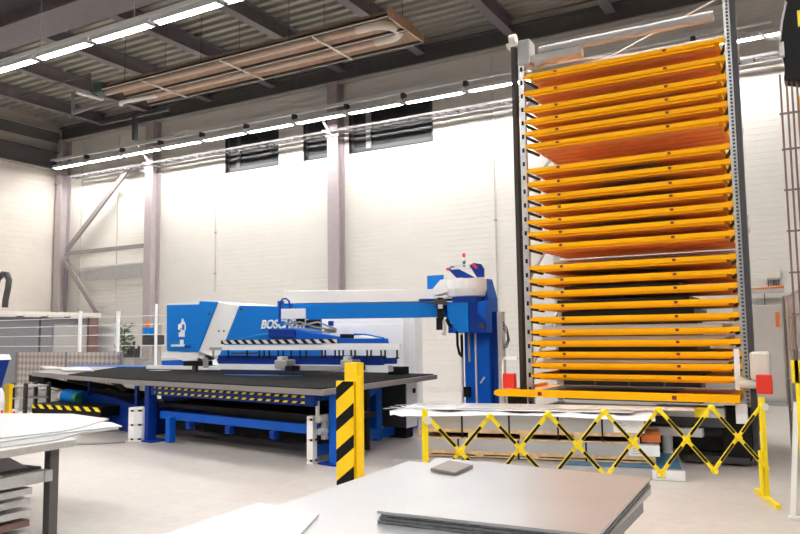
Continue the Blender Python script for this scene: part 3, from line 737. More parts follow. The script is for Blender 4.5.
# white swivel disc (half bowl) with slanted wing
c = Vector((at(466, 290, Y=YF+.2).x, YF+.2, 0)); R = (fx(486)-fx(446))/2
m = MB(); n = 28
ring = lambda z, r: [Vector((c.x+math.cos(2*math.pi*k/n)*r, c.y+math.sin(2*math.pi*k/n)*r*.8, z)) for k in range(n)]
L_ = [ring(fz(298), R*.72), ring(fz(296), R*.92), ring(fz(289), R), ring(fz(279), R)]
m.add([p for r in L_ for p in r], [list(range(n))[::-1], [3*n+k for k in range(n)]]+[[j*n+k, j*n+(k+1) % n, (j+1)*n+(k+1) % n, (j+1)*n+k] for j in range(3) for k in range(n)])
m.build('swivel_cover', 'white', gm)
m = MB(); m.prism([(fx(432), YF, fz(295)), (fx(432), YF, fz(289)), (fx(441), YF, fz(279)), (fx(462), YF, fz(278)), (fx(462), YF, fz(289)), (fx(446), YF, fz(292))], (0, .3, 0)); m.build('wing_cover', 'white', gm)
m = MB(); m.prism([(fx(427), YF+.02, fz(274)), (fx(443), YF+.02, fz(274)), (fx(443), YF+.02, fz(278)), (fx(431), YF+.02, fz(290)), (fx(427), YF+.02, fz(290))], (0, .03, 0)); m.build('corner_flag', 'blue_bright', gm)
hx = lambda x: at(x-.5, 310, Y=YF+.2).x
hz2 = lambda y: at(455, y+.5, Y=YF+.2).z
# head on top: two plates with rollers
m = MB(); m.prism([(hx(449), YF+.2, hz2(268)), (hx(453), YF+.2, hz2(265)), (hx(476), YF+.2, hz2(278)), (hx(458), YF+.2, hz2(278))], (0, .04, 0))
m.prism([(hx(471), YF+.2, hz2(266)), (hx(475), YF+.2, hz2(263.5)), (hx(482), YF+.2, hz2(265)), (hx(485), YF+.2, hz2(270)), (hx(485), YF+.2, hz2(278)), (hx(478), YF+.2, hz2(278))], (0, .04, 0)); m.build('head_plate', 'blue_deep', gm)
MB().box((hx(453), YF+.16, hz2(269)), (hx(472), YF+.2, hz2(267))).box((hx(453), YF+.16, hz2(265.5)), (hx(472), YF+.2, hz2(264.5))).build('head_bar', 'grey_light', gm)
m = MB()
for x, y in ((450, 268.5), (476, 266), (478.5, 268)): m.cyl((hx(x), YF+.14, hz2(y)), (hx(x), YF+.2, hz2(y)), .022, 10)
m.build('head_button', 'red', gm)
# beacon
bx = hx(465.5); 
m = MB(); m.cyl((bx, YF+.2, hz2(269)), (bx, YF+.2, hz2(265)), .018, 10); m.build('beacon_base', 'black', gm)
m = MB(); m.cyl((bx, YF+.2, hz2(265)), (bx, YF+.2, hz2(261)), .024, 12); m.build('beacon_green', 'green', gm)
m = MB(); m.cyl((bx, YF+.2, hz2(261)), (bx, YF+.2, hz2(257.5)), .024, 12); m.build('beacon_white', 'white', gm)
m = MB(); m.cyl((bx, YF+.2, hz2(257.5)), (bx, YF+.2, hz2(253.5)), .024, 12); m.build('beacon_red', 'red', gm)
# arm: slanted towards left, square to the view
nrm = Vector((-math.sin(YAW), math.cos(YAW), 0)); base = Vector((fx(446), YF+.1, 0)); NC = (nrm, nrm.dot(base))
def ar(x, y, off=0): return at(x, y, N=NC)+nrm*off
def armbox(x0, x1, y0, y1, th=.3, off=0):
    a, b = ar(x0, (y0+y1)/2, off), ar(x1, (y0+y1)/2, off); z1, z0 = ar(x0, y0, off).z, ar(x0, y1, off).z
    return MB().prism([Vector((a.x, a.y, z0)), Vector((b.x, b.y, z0)), Vector((b.x, b.y, z1)), Vector((a.x, a.y, z1))], nrm*th)
armbox(294, 462, 304, 319, .22).build('arm_beam', 'blue_bright', gm, bevel=.005)
armbox(284, 434, 291, 303.5, .26).build('arm_cover', 'white', gm, bevel=.01)
armbox(282, 306, 309, 319, .2, -.10).build('end_box', 'white', gm, bevel=.006)
armbox(277, 293, 301, 308, .1, .05).build('end_bracket', 'blue_bright', gm)
armbox(278, 281, 301, 324, .06, 0).build('end_bracket', 'blue', gm)
m = MB(); m.tube([ar(280, 318), ar(280, 303), ar(282.5, 299), ar(286, 298.5), ar(289, 301), ar(290, 309)], .014, 8); m.build('hose', 'blue_deep', gm, smooth=True)
# suction tool hanging on the arm near the column
armbox(437, 443, 298, 320, .12, -.16).build('tool_body', 'black', gm, bevel=.01)
armbox(436, 442, 318, 330, .10, -.15).build('tool_nose', 'black', gm)
armbox(434, 446, 300, 306, .14, -.2).build('tool_motor', 'grey_dark', gm, bevel=.01)
armbox(437.5, 442, 305, 309, .02, -.21).build('tool_valve', 'grey_light', gm)
armbox(419, 455, 299, 301.5, .05, -.05).build('tool_rail', 'blue_deep', gm)
armbox(440, 452, 298, 299, .05, -.1).build('tool_rod', 'grey_light', gm)
m = MB(); m.tube([ar(443, 320, -.1), ar(444.5, 328, -.1), ar(444, 336, -.1), ar(441.5, 333, -.1)], .018, 7); m.build('hook', 'grey_light', gm, smooth=True)
m = MB(); m.tube([ar(446, 319, -.1), ar(449, 325, -.1), ar(454, 328, -.1), ar(456, 333, -.1)], .03, 7).build('tool_hose', 'black', gm)
armbox(448, 458, 326, 333, .05, -.12).build('tool_bracket', 'blue_deep', gm)
m = MB(); pts = [px(457, 331, YF), px(457.5, 345, YF), px(459.5, 354, YF), px(461.5, 357, YF), px(462, 350, YF), px(461.5, 335, YF)]
m.tube(pts, .022, 6); m.build('energy_chain', 'black', gm)
# cables and small black units hanging below the arm left end
m = MB()
for k, (a, b, c_, d_) in enumerate((((284, 321), (295, 328), (312, 330), (330, 333)), ((285, 324), (300, 322), (315, 327), (333, 330)), ((290, 320), (300, 326), (318, 322), (336, 329)))):
    m.tube([ar(*a, -.05), ar(*b, -.05), ar(*c_, -.02), ar(*d_, 0)], .016, 6)
m.build('cable_bundle', 'grey_mid', gm)
armbox(296, 304, 319, 325, .12, 0).build('valve_block', 'black', gm)
armbox(306, 320, 320, 327, .12, .02).build('valve_block', 'black', gm)
armbox(328, 333, 321, 326, .1, .02).build('valve_block', 'blue_deep', gm)
armbox(324, 336, 328, 333, .1, .05).build('gripper', 'grey_mid', gm, bevel=.01)

# ------------------------------------------------------------------ punching machine
pm = thing('punching_machine', 'blue and white sheet punching machine with dark brush table', 'machine', (-8, 9.5, 0))
YM = 10.6
P = lambda x, y, Y=YM: at(x, y, Y=Y)
def prof(pts, Y, th, name, mt, bevel=0., label=None):
    o = MB().prism([P(x, y, Y) for x, y in pts], (0, th, 0)).build(name, mt, pm, bevel=bevel)
    if label: o['label'] = label
    return o
def flo(x, Y=YM): p = P(x, 350, Y); return Vector((p.x, Y, .0))
prof([(166.5, 305), (198.7, 304.3), (199.5, 301), (217.4, 302), (198, 351.5), (168, 351.5), (166.5, 350)], YM-.03, 1.3, 'head_cover', 'blue_bright', .01)
prof([(165.5, 305), (166.5, 303.5), (199, 300.5), (199, 304.3), (166.5, 305.5)], YM-.01, 1.2, 'top_trim', 'white_paint')
m = MB().prism([P(217.4, 302), P(239.5, 305), P(221, 354), P(214, 360), P(198, 363), P(196, 353)], (0, 1.25, 0)); m.build('front_cover', 'white', pm, bevel=.01)
m = MB().prism([P(239.5, 305.5), P(312, 307), P(312, 362), P(216, 362), P(220, 354)], (0, .3, 0)); m.build('frame_body', 'blue_bright', pm)
m = MB().prism([P(163, 352), P(200, 352), P(214, 357), P(221, 362), P(221, 366), P(186, 362), P(176, 358), P(161, 358)], (0, 1.2, 0)); m.build('skirt', 'white', pm)
# feet / base
a, b = P(161, 358), P(305, 362)
MB().box((a.x, YM+.02, .0), (b.x, YM+.5, a.z-.05)).build('base', 'blue', pm)
m = MB(); q0, q1 = P(150, 364), P(221, 367); m.box((q0.x, YM-.10, .93), (q1.x, YM+.0, 1.0)); m.build('base_ledge', 'white_paint', pm)
# white guard cabinet behind
cab = thing('guard_cabinet', 'tall white machine cabinet standing behind the gantry arm', 'cabinet', (-7, 12.1, 0))
ya_ = 12.0
a, b = P(322, 350, ya_).x, P(404, 350, ya_).x; zt2 = P(360, 312, ya_).z
MB().box((a, ya_, 0), (b, ya_+.6, zt2)).build('body', 'white', cab, bevel=.01)
for k in range(3):
    w_ = (b-a)/3; MB().box((a+w_*k+.12, ya_-.006, zt2-.20), (a+w_*(k+1)-.12, ya_, zt2-.17)).build('vent_slot', 'white_paint', cab)
    MB().box((a+w_*k+.01, ya_-.012, .1), (a+w_*(k+1)-.01, ya_, zt2-.26)).build('door', 'white_paint', cab)
a2, b2 = P(404, 350, 12.2).x, P(415, 350, 12.2).x
MB().box((a2, 12.2, 0), (b2, 12.5, zt2+.0)).build('side_panel', 'white', cab)
# lettering
cu = bpy.data.curves.new('lettering', 'FONT'); cu.body = 'BOSCHERT'; cu.size = 1; cu.shear = .25; cu.extrude = .01; cu.offset = .02
fo = bpy.data.objects.new('tmp', cu); col.objects.link(fo); bpy.context.view_layer.update()
me = bpy.data.meshes.new_from_object(fo.evaluated_get(bpy.context.evaluated_depsgraph_get())); bpy.data.objects.remove(fo)
w0 = max(v.co.x for v in me.vertices)
A, B = P(261.5, 328.5), P(309, 330.5); hh = P(262, 320, YM).z-A.z
cap = max(v.co.y for v in me.vertices)
for v in me.vertices:
    x, y, z = v.co; v.co = (A.x+x/w0*(B.x-A.x)-pm.location.x, YM-.02-z-pm.location.y, A.z-pm.location.z+y/cap*hh*1.0)
me.materials.clear(); me.materials.append(M['white']); o = bpy.data.objects.new('lettering', me); col.objects.link(o); o.parent = pm
o['label'] = 'white BOSCHERT lettering'
# emblem on the head
e = P(182, 327, YM-.06); m = MB(); r = .085
pts = [Vector((e.x+math.cos(a)*r*.9, YM-.045, e.z+math.sin(a)*r*1.35)) for a in [2*math.pi*k/20 for k in range(20)]]
m.prism(pts, (0, .012, 0)); m.box((e.x-.10, YM-.045, e.z-.19), (e.x+.05, YM-.033, e.z-.10)); m.box((e.x-.03, YM-.045, e.z+.10), (e.x+.01, YM-.033, e.z+.16)); m.box((e.x-.12, YM-.045, e.z-.05), (e.x-.08, YM-.033, e.z+.06))
m.box((e.x-.01, YM-.048, e.z-.06), (e.x+.05, YM-.045, e.z+.05), 1); m.box((e.x-.06, YM-.048, e.z-.05), (e.x-.03, YM-.045, e.z-.02), 1)
m.build('emblem', ['white', 'blue_bright'], pm)
e = P(180, 345, YM-.06); m = MB(); m.box((e.x-.26, YM-.045, e.z-.03), (e.x+.1, YM-.033, e.z+.01)); m.box((e.x-.02, YM-.045, e.z+.01), (e.x+.07, YM-.033, e.z+.10)); m.box((e.x+.1, YM-.045, e.z-.05), (e.x+.26, YM-.033, e.z-.01), 1)
m.build('name_plate', ['white', 'blue_deep'], pm)
m = MB()
for x, y in ((219, 331), (224, 331)): q = P(x, y); m.cyl((q.x, YM-.01, q.z), (q.x, YM+.0, q.z), .018, 8)
q = P(210.5, 314); m.cyl((q.x, YM-.05, q.z), (q.x, YM-.03, q.z), .025, 8); q = P(241.5, 309); m.cyl((q.x, YM-.02, q.z), (q.x, YM, q.z), .03, 8)
m.build('bolt', 'grey_dark', pm)

# brush table
TZ0, TZ1 = .85, .93
A_, B_, C_, D_, E_ = Vector((-5.06, 7.15, 0)), Vector((-5.2, 10.4, 0)), Vector((-15.2, 11.8, 0)), Vector((-13.1, 8.95, 0)), Vector((-9.2, 7.85, 0))
z = lambda p, h: Vector((p.x, p.y, h))
MB().prism([z(p, TZ0) for p in (A_, B_, C_, D_, E_)], (0, 0, TZ1-TZ0-.012)).build('table_plate', 'table_edge', pm)
cen = (A_+B_+C_+D_+E_)/5
MB().prism([z(lerp(p, cen, .012), TZ1-.012) for p in (A_, B_, lerp(C_, B_, .16), lerp(D_, E_, .42), E_)], (0, 0, .012)).build('brush_field', 'brush', pm)
MB().prism([z(lerp(p, cen, .003), TZ1-.012) for p in (lerp(C_, B_, .16), C_, D_, lerp(D_, E_, .42))], (0, 0, .011)).build('end_plate', 'table_edge', pm)
def oval(cx, cy_, rx, ry, mt, name):
    m = MB(); m.prism([(cx+math.cos(2*math.pi*k/24)*rx, cy_+math.sin(2*math.pi*k/24)*ry, TZ1) for k in range(24)], (0, 0, .004)); return m.build(name, mt, pm)
q = at(262, 375.2, Z=TZ1); oval(q.x, q.y, .8, .13, 'brush_blue', 'blue_brush_field')
q = at(112, 366, Z=TZ1); oval(q.x, q.y, 1.5, .35, 'brush_blue', 'blue_brush_field')
q = at(160, 370.5, Z=TZ1); oval(q.x, q.y, .28, .09, 'grey_mid', 'inset_plate')
# loose white parts on the left table end
for k, (x0, y0, x1, y1, nm) in enumerate(((40, 367.5, 62, 369.5, 'left'), (58, 368.5, 94, 371.5, 'right'))):
    p0, p1 = at(x0, y0, Z=.94), at(x1, y1, Z=.94)
    m = MB().prism([at(x0, y0-.5, Z=.94), at(x1-6, y0-.5, Z=.94), at(x1, y1, Z=.94), at(x0+6, y1, Z=.94)], (0, 0, .02))
    tag(m.build('cut_blank', 'sheet_white'), 'white flat cut blank on the left end of the brush table, the %s one' % nm, 'sheet metal', 'white blanks on the machine table')
# table support frame
fu = (E_-A_).normalized(); fv = Vector((-fu.y, fu.x, 0))
if fv.y < 0: fv = -fv
def tf(a, b, h): p = A_+fu*a+fv*b; return Vector((p.x, p.y, h))
def tbox(a0, a1, b0, b1, z0, z1, name, mt, bevel=0.):
    return MB().prism([tf(a0, b0, z0), tf(a1, b0, z0), tf(a1, b1, z0), tf(a0, b1, z0)], (0, 0, z1-z0)).build(name, mt, pm, bevel=bevel)
tbox(.06, .20, .30, .46, .02, TZ0, 'leg', 'blue')
tbox(.03, .34, .24, .50, 0, .02, 'foot_plate', 'blue_deep')
tbox(3.84, 3.95, .16, .30, .02, TZ0, 'leg', 'blue_deep')
tbox(3.68, 4.0, .10, .42, 0, .02, 'foot_plate', 'blue_deep')
tbox(3.35, 3.45, .2, .3, .02, .38, 'leg', 'blue')
tbox(.20, 3.75, .30, .40, .34, .45, 'cross_beam', 'blue')
tbox(.30, 3.75, .14, .22, .70, .84, 'apron_beam', 'blue_deep')
for h in (.795, .725):
    m = MB(); m.stripes(tf(.45, .135, h), fu, (0, 0, 1), 3.2, .026, .16, 0, 1, slope=-1.2)
    m.build('warning_tape', ['black', 'yellow'], pm, recalc=False)
for a in (1.1, 2.0, 2.9): tbox(a, a+.09, .22, .3, .24, .34, 'hanger', 'blue_deep')
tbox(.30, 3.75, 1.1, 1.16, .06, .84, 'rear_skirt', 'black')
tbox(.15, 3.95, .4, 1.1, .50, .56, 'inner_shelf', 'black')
# right side frame
def sbar(y0, z0, y1, z1, w, h, name, mt):
    f = lambda y: -5.48-.09*(y-7.6)
    return MB().bar((f(y0)-.05, y0, z0), (f(y1)-.05, y1, z1), w, h).build(name, mt, pm)
MB().box((-5.80, 9.3, .02), (-5.64, 9.46, TZ0)).build('leg', 'blue', pm)
sbar(7.6, .78, 9.35, .78, .1, .10, 'side_beam', 'blue')
sbar(7.6, .12, 9.4, .12, .1, .12, 'side_beam', 'blue')
sbar(7.7, .40, 9.3, .74, .06, .08, 'side_diagonal', 'blue')
sbar(7.7, .42, 9.3, .16, .06, .08, 'side_diagonal', 'blue')
sbar(9.46, .10, 11.6, .10, .14, .12, 'floor_beam', 'blue')
# grey control cabinet under the right rear
g = thing('control_cabinet', 'grey control cabinet with dark side under the right end of the brush table', 'cabinet', (-5.6, 10.2, 0))
gx0, gx1 = at(380, 400, Y=9.8).x, at(407, 400, Y=9.8).x; gy1 = at(417, 400, X=gx1).y
MB().box((gx0, 9.8, .16), (gx1-.02, gy1, .84)).build('body', 'grey_dark', g)
dr = MB().box((gx1-.02, 9.8, .16), (gx1, gy1, .84)).build('door', 'panel_grey', g)
MB().box((gx1, 9.98, .66), (gx1+.01, 10.06, .73)).build('lock', 'black', dr)
MB().box((gx0+.05, 9.85, 0), (gx1-.05, gy1-.05, .16)).build('plinth', 'black', g)
q = at(399, 368, Y=10.1)
MB().box((q.x-.14, 10.0, TZ1), (q.x+.12, 10.2, TZ1+.12)).build('end_stop', 'black', pm)
# gear motor at the front leg
MB().box(tf(.21, .24, .30), tf(.29, .34, .60)).cyl(tf(.25, .16, .55), tf(.25, .3, .55), .05, 12).cyl(tf(.24, .16, .40), tf(.24, .3, .40), .04, 12).build('gear_motor', 'grey_mid', pm, bevel=.01)
tbox(.30, .33, .2, .24, .50, .76, 'sensor_rod', 'grey_light')

# clamp rail over the table
YR = 9.3
rl = lambda x, y: at(x, y, Y=YR)
zr = lambda y, x=310: rl(x, y).z
X0, X1 = rl(222, 344).x, rl(399, 350).x
MB().box((X0, YR, zr(350)), (X1, YR+.06, zr(344.5))).build('clamp_rail', 'white', pm)
MB().box((rl(222, 340).x, YR-.02, zr(343.6)), (rl(338, 340).x, YR+.1, zr(339.2))).build('rail_guard', 'black', pm)
m = MB(); m.stripes((rl(222, 340).x, YR-.024, zr(343.4)), (1, 0, 0), (0, 0, 1), rl(338, 340).x-rl(222, 340).x, zr(339.4)-zr(343.4), .17, 0, 1, slope=-1.2)
m.build('warning_tape', ['cream', 'black'], pm, recalc=False)
cx_ = [213, 227, 246, 258, 263, 268, 277, 282, 290, 299, 305, 321, 324, 334, 338, 342, 350, 354, 366, 370, 380, 384, 396]
for x in cx_:
    a = rl(x, 350).x
    if x < 222: continue
    MB().box((a-.009, YR+.02, zr(357)), (a+.009, YR+.04, zr(350))).box((a-.022, YR+.01, zr(358.3)), (a+.022, YR+.05, zr(357))).build('suction_rod', 'black', pm)
q = rl(213, 349); MB().box((q.x-.08, YR, zr(350)), (X0, YR+.03, zr(347))).box((q.x-.02, YR, zr(358)), (q.x+.01, YR+.03, zr(350))).build('rail_end', 'grey_mid', pm)
# blue carriage above rail
m = MB().prism([rl(268, 331), rl(292, 328.5), rl(322, 334), rl(345, 338), rl(384, 338.5), rl(385, 343.3), rl(268, 343.3)], (0, .12, 0)); m.build('cross_carriage', 'blue', pm, bevel=.006)
m = MB().prism([rl(270, 329.5), rl(296, 330), rl(296, 337), rl(270, 337)], (0, .03, 0))
for v in m.v: v.y -= .04
m.build('dark_recess', 'blue_deep', pm)
m = MB().prism([rl(340, 334), rl(354, 334.5), rl(354, 338), rl(340, 338)], (0, .2, 0)); m.build('valve_block', 'black', pm)
m = MB().prism([rl(354, 335.5), rl(374, 337.5), rl(374, 338.5), rl(354, 338.5)], (0, .2, 0)); m.build('cable_cover', 'white', pm)
m = MB().tube([rl(268, 333)+Vector((0, .1, 0)), rl(240, 338)+Vector((0, .1, 0)), rl(225, 341)+Vector((0, .1, 0))], .012, 6).tube([rl(354, 334), rl(366, 334.5), rl(384, 338)], .012, 6); m.build('cable', 'blue_bright', pm)
YR2 = 9.45
r2 = lambda x, y: at(x, y, Y=YR2)
def rbox(x0, x1, y0, y1, th, name, mt, Y=YR2, bev=0.):
    p, q = at(x0, (y0+y1)/2, Y=Y), at(x1, (y0+y1)/2, Y=Y); xm = (x0+x1)/2
    return MB().box((p.x, Y, at(xm, y1, Y=Y).z), (q.x, Y+th, at(xm, y0, Y=Y).z)).build(name, mt, pm, bevel=bev)
rbox(218, 381, 355.5, 364.5, .1, 'traverse_beam', 'blue_deep', 9.5)
rbox(218, 388, 365, 370.5, .15, 'clamp_beam', 'white_paint', 9.42)
rbox(290, 345, 365.5, 370, .02, 'cover_strip', 'grey_mid', 9.40)
for x in (280, 346): 
    rbox(x-6, x+6, 360, 369, .25, 'sheet_clamp', 'grey_mid', 9.2, .02); rbox(x-3, x+2, 356.5, 361, .15, 'clamp_cylinder', 'grey_light', 9.22, .01)
    rbox(x+5, x+12, 366, 371, .2, 'clamp_jaw', 'black', 9.2)
rbox(384, 392, 358, 364, .15, 'rail_bracket', 'blue_deep', 9.4)
rbox(231, 253, 352.5, 354, .12, 'lamp_bar', 'brown_dark', 9.35)
rbox(183, 203, 361, 366, .25, 'turret_tool', 'black', 9.9, .01)
rbox(192, 195, 366, 374, .08, 'punch_stem', 'grey_dark', 9.9); rbox(203, 206, 358, 368, .06, 'punch_stem', 'grey_mid', 9.9)

# unloading chute on the left (black arms, blue chute)
ch = thing('unloading_chute', 'blue slanted unloading chute with black arms left of the machine', 'chute', (-9.8, 8.6, 0))
def cp(x, y, Y): return at(x, y, Y=Y)
YCH = 9.0
def cbar(x0, y0, x1, y1, w, h, name, mt, Y=YCH): MB().bar(cp(x0, y0, Y), cp(x1, y1, Y), w, h, up=(0, 1, 0)).build(name, mt, ch)
cbar(30, 378, 90, 390, .12, .05, 'arm', 'black'); cbar(45, 381, 150, 404, .16, .05, 'arm', 'black')
cbar(68, 380, 155, 396, .10, .05, 'arm', 'black', 9.3); cbar(95, 375, 128, 376, .04, .08, 'arm', 'black'); cbar(105, 376, 128, 392, .04, .1, 'arm', 'grey_dark', 9.2)
cbar(90, 374, 90, 394, .05, .06, 'strut', 'blue_deep'); cbar(137, 386, 137, 412, .06, .05, 'strut', 'blue_deep', 8.5)
m = MB().prism([cp(78, 391, YCH), cp(90, 391, YCH), cp(148, 409, YCH-.6), cp(148, 437, YCH-.6), cp(124, 433, YCH-.3), cp(75, 405, YCH)], (0, .5, 0)); m.build('chute_box', 'blue_deep', ch)
m = MB().prism([cp(100, 389, YCH+.1), cp(150, 401, YCH+.1), cp(150, 404, YCH+.1), cp(98, 391, YCH+.1)], (0, .3, 0)); m.build('slide_sheet', 'cream', ch)
a, b = cp(66, 396, 8.9), cp(84, 398, 8.9)
MB().cyl(a, b, .13, 16).build('motor', 'blue_bright', ch, smooth=True); MB().cyl(cp(62, 396, 8.9), a, .10, 14).build('motor_cap', 'cream', ch, smooth=True); MB().cyl(cp(75, 398, 8.76), cp(79, 398, 8.76), .09, 14).build('motor_label', 'green', ch, smooth=True)
t = thing('lift_table', 'low dark lift table with yellow and black warning edge beside the chute', 'lift table', (-9.9, 8.2, 0))
p0, p1 = cp(32, 409, 8.3), cp(101, 406, 8.3)
zt3 = cp(66, 405.5, 8.3).z
MB().box((p0.x, 8.3, zt3-.16), (p1.x, 9.0, zt3)).build('top_plate', 'black', t)
m = MB(); m.stripes((p0.x, 8.295, zt3-.075), (1, 0, 0), (0, 0, 1), p1.x-p0.x, .07, .24, 0, 1, slope=-1.3); m.build('warning_tape', ['black', 'yellow'], t, recalc=False)
MB().box((p0.x+.15, 8.4, .03), (p1.x-.3, 8.9, .2)).build('base', 'grey_dark', t)
MB().bar((p0.x+.3, 8.6, .2), (p1.x-.5, 8.6, zt3-.16), .05, .06).bar((p1.x-.5, 8.7, .2), (p0.x+.3, 8.7, zt3-.16), .05, .06).build('scissor', 'grey_dark', t)
t = thing('scrap_bin', 'grey scrap bin with reddish offcuts behind the chute motor', 'bin', cp(48, 400, 10.3))
q = cp(48, 405, 10.3)
MB().box((q.x-.7, 10.1, .0), (q.x+.6, 10.8, .45)).build('bin', 'grey_mid', t)
for k in range(7): MB().bar((q.x-.6+.16*k, 10.2+.05*(k % 3), .46+.02*(k % 2)), (q.x-.3+.16*k, 10.6, .50), .1, .02).build('offcut', ['rust', 'cream'][k % 2], t)

# diamond pattern guard panel
t = thing('guard_fence', 'brown grey diamond patterned guard panel behind the chute', 'panel', (-16, 12, 0))
a, b = at(17, 360, Y=12).x, at(121, 360, Y=12).x
MB().box((a, 12.0, .05), (b, 12.03, 1.22)).build('panel', 'diamond', t)
for x in (a, (a+b)/2, b): MB().box((x-.03, 11.98, 0), (x+.03, 12.05, 1.22)).build('post', 'steel_joist', t)

# light curtain posts
def lpost(c, w, h, name, label, n=8):
    t = thing('light_barrier_post', label, 'sensor post', c)
    pts = [Vector((c.x+math.cos(2*math.pi*(k+.5)/n)*w, c.y+math.sin(2*math.pi*(k+.5)/n)*w, .015)) for k in range(n)]
    MB().prism(pts, (0, 0, h-.015)).build('body', 'white', t)
    for zc in (.04, h*.5, h-.04):
        m = MB()
        for k in range(n):
            a, b = pts[k], pts[(k+1) % n]; o = ((a+b)/2-Vector((c.x, c.y, .015))).normalized()*.003
            aa, bb = a+o, b+o; u = bb-aa
            for i in range(2):
                q0 = aa+u*(i*.5+.02); q1 = aa+u*(i*.5+.5)
                m.add([(q0.x, q0.y, zc-.014), (q1.x, q1.y, zc-.014), (q1.x, q1.y, zc+.014), (q0.x, q0.y, zc+.014)], [[0, 1, 2, 3]], i)
        m.build('warning_band', ['cream', 'black'], t, recalc=False)
    MB().prism([Vector((p.x, p.y, 0)) for p in [Vector((c.x+math.cos(2*math.pi*(k+.5)/n)*(w+.01), c.y+math.sin(2*math.pi*(k+.5)/n)*(w+.01), 0)) for k in range(n)]], (0, 0, .015)).build('foot', 'cream', t)
c0 = at(130, 442, Z=0); lpost(Vector((c0.x, c0.y+.15, 0)), .15, .50, 'light_barrier_post', 'octagonal white sensor post with striped bands at left foot of machine', 8)
c0 = at(310, 464, Z=0); lpost(Vector((c0.x, c0.y+.04, 0)), .062, .57, 'light_barrier_post', 'slim white sensor post with striped bands at right foot of machine', 4)

# striped bollard
t = thing('striped_bollard', 'yellow and black striped guard post in front of the machine', 'bollard', (-4.1, 6.1, 0))
bl = at(345, 487, Y=6.1)
fl = lambda x, y: at(x, y, Y=6.1)
xa, xb2 = fl(336.5, 430).x, fl(354, 430).x; zt4 = fl(345, 381).z
MB().box((xa, 6.1, .01), (xb2, 6.14, zt4)).build('plate', 'yellow_post', t)
m = MB(); m.stripes((xa, 6.096, .012), (1, 0, 0), (0, 0, 1), xb2-xa, zt4-.014, .36, 0, 1, slope=.78, duty=.42)
# make the stripes run vertically repeated
m = MB(); W_ = xb2-xa
o_ = Vector((xa, 6.096, .012)); m.stripes(o_, (0, 0, 1), (1, 0, 0), zt4-.014, W_, .30, 0, 1, slope=.78, duty=.42)
m.build('warning_stripes', ['yellow_post', 'black'], t, recalc=False)
c0, c1 = fl(342.5, 400).x, fl(355, 400).x
MB().box((c0, 6.14, .01), (c1+.0, 6.26, fl(349, 363).z)).build('post', 'yellow_post', t)
c2, c3 = fl(355, 400).x, fl(359.5, 400).x
MB().box((xb2+.012, 6.12, .01), (c3, 6.16, fl(358, 376).z)).build('side_rail', 'yellow_post', t)
MB().box((xa-.05, 6.05, 0), (c3+.05, 6.32, .01)).build('base_plate', 'yellow_post', t)

# ------------------------------------------------------------------ back left: cabin, safety fence, odds
cb = thing('office_cabin', 'low dark grey cabin with pale roof edge at the far left', 'cabin', (-22.8, 13, 0))
cxr = -20.95
y1x = at(97, 330, X=cxr).y
zc = at(95, 314, X=cxr).z
MB().box((XL+.05, 8.0, 0), (cxr, y1x, zc-.1)).build('wall', 'cabin', cb)
MB().box((XL+.05, 7.9, zc-.1), (cxr+.12, y1x+.05, zc+.03)).build('roof', 'cream', cb)
y0, y1 = at(53, 330, X=cxr).y, at(86, 330, X=cxr).y
MB().box((cxr, y0, .02), (cxr+.04, y1, 2.0)).build('door', 'cabin_door', cb)
MB().box((cxr, y1+.05, 0), (cxr+.10, y1x-.02, zc-.1)).build('corner_post', 'rust', cb)
yy = at(39, 330, X=cxr).y; MB().box((cxr, yy, 0), (cxr+.02, yy+.05, zc-.1)).build('wall_joint', 'grey_dark', cb)
m = MB(); y = 8.3
while y < y1x-.7: m.box((cxr+.12, y, zc-.14), (cxr+.17, y+.55, zc-.06)); y += .8
m.build('roof_edge_clips', 'grey_light', cb)
a, b = at(98, 330, Y=17.2), at(118, 330, Y=17.2)
t = thing('white_door_panel', 'cream door leaf set against the wall behind the fence', 'door', (a.x, 17.2, 0))
MB().box((a.x, 17.2, .02), (b.x, 17.26, at(108, 323, Y=17.2).z)).build('leaf', 'white', t)
MB().box((b.x-.15, 17.17, 1.0), (b.x-.1, 17.2, 1.12)).build('handle', 'grey_mid', t)
# fence with white posts
YFN = 12.6
t = thing('safety_fence', 'white post fence with horizontal wires behind the machine on the left', 'fence', (-16, YFN, 0))
for x in (80, 118, 156):
    q = at(x, 330, Y=YFN).x; w = .035 if x < 150 else .018
    MB().box((q-w, YFN-.03, .01), (q+w, YFN+.03, at(x, 311 if x < 150 else 304, Y=YFN).z)).build('post', 'white', t)
m = MB(); xa3, xb3 = at(-10, 330, Y=YFN).x, at(168, 330, Y=YFN).x
for y in (318, 326, 335.5, 346): zz_ = at(80, y, Y=YFN).z; m.box((xa3, YFN-.008, zz_-.008), (xb3, YFN+.008, zz_+.008))
m.build('wires', 'white', t)
# workshop machine with blue box behind fence
q = at(150, 350, Y=14.5)
t = thing('drill_press', 'grey workshop machine with blue top box behind the fence', 'machine', (q.x, 14.5, 0))
MB().box((q.x-.25, 14.5, 0), (q.x+.3, 15.0, .9)).build('base', 'grey_mid', t, bevel=.02)
MB().cyl((q.x+.05, 14.7, .9), (q.x+.05, 14.7, 1.9), .12, 12).build('column', 'grey_mid', t)
MB().box((q.x-.22, 14.4, 1.35), (q.x+.25, 14.8, 1.62)).build('table', 'grey_dark', t, bevel=.04)
zb2 = at(150, 334, Y=14.4).z; MB().box((q.x-.12, 14.35, zb2-.02), (q.x+.08, 14.55, zb2+.17)).build('motor_box', 'blue_bright', t)
MB().box((q.x-.10, 14.42, zb2+.17), (q.x-.02, 14.5, zb2+.36)).build('indicator', 'orange', t)
t = thing('workpiece_cart', 'small dark cart with tools left of the grey workshop machine', 'cart', (q.x-.9, 14.5, 0))
MB().box((q.x-1.1, 14.4, .1), (q.x-.5, 14.9, 1.0)).build('body', 'grey_mid', t)
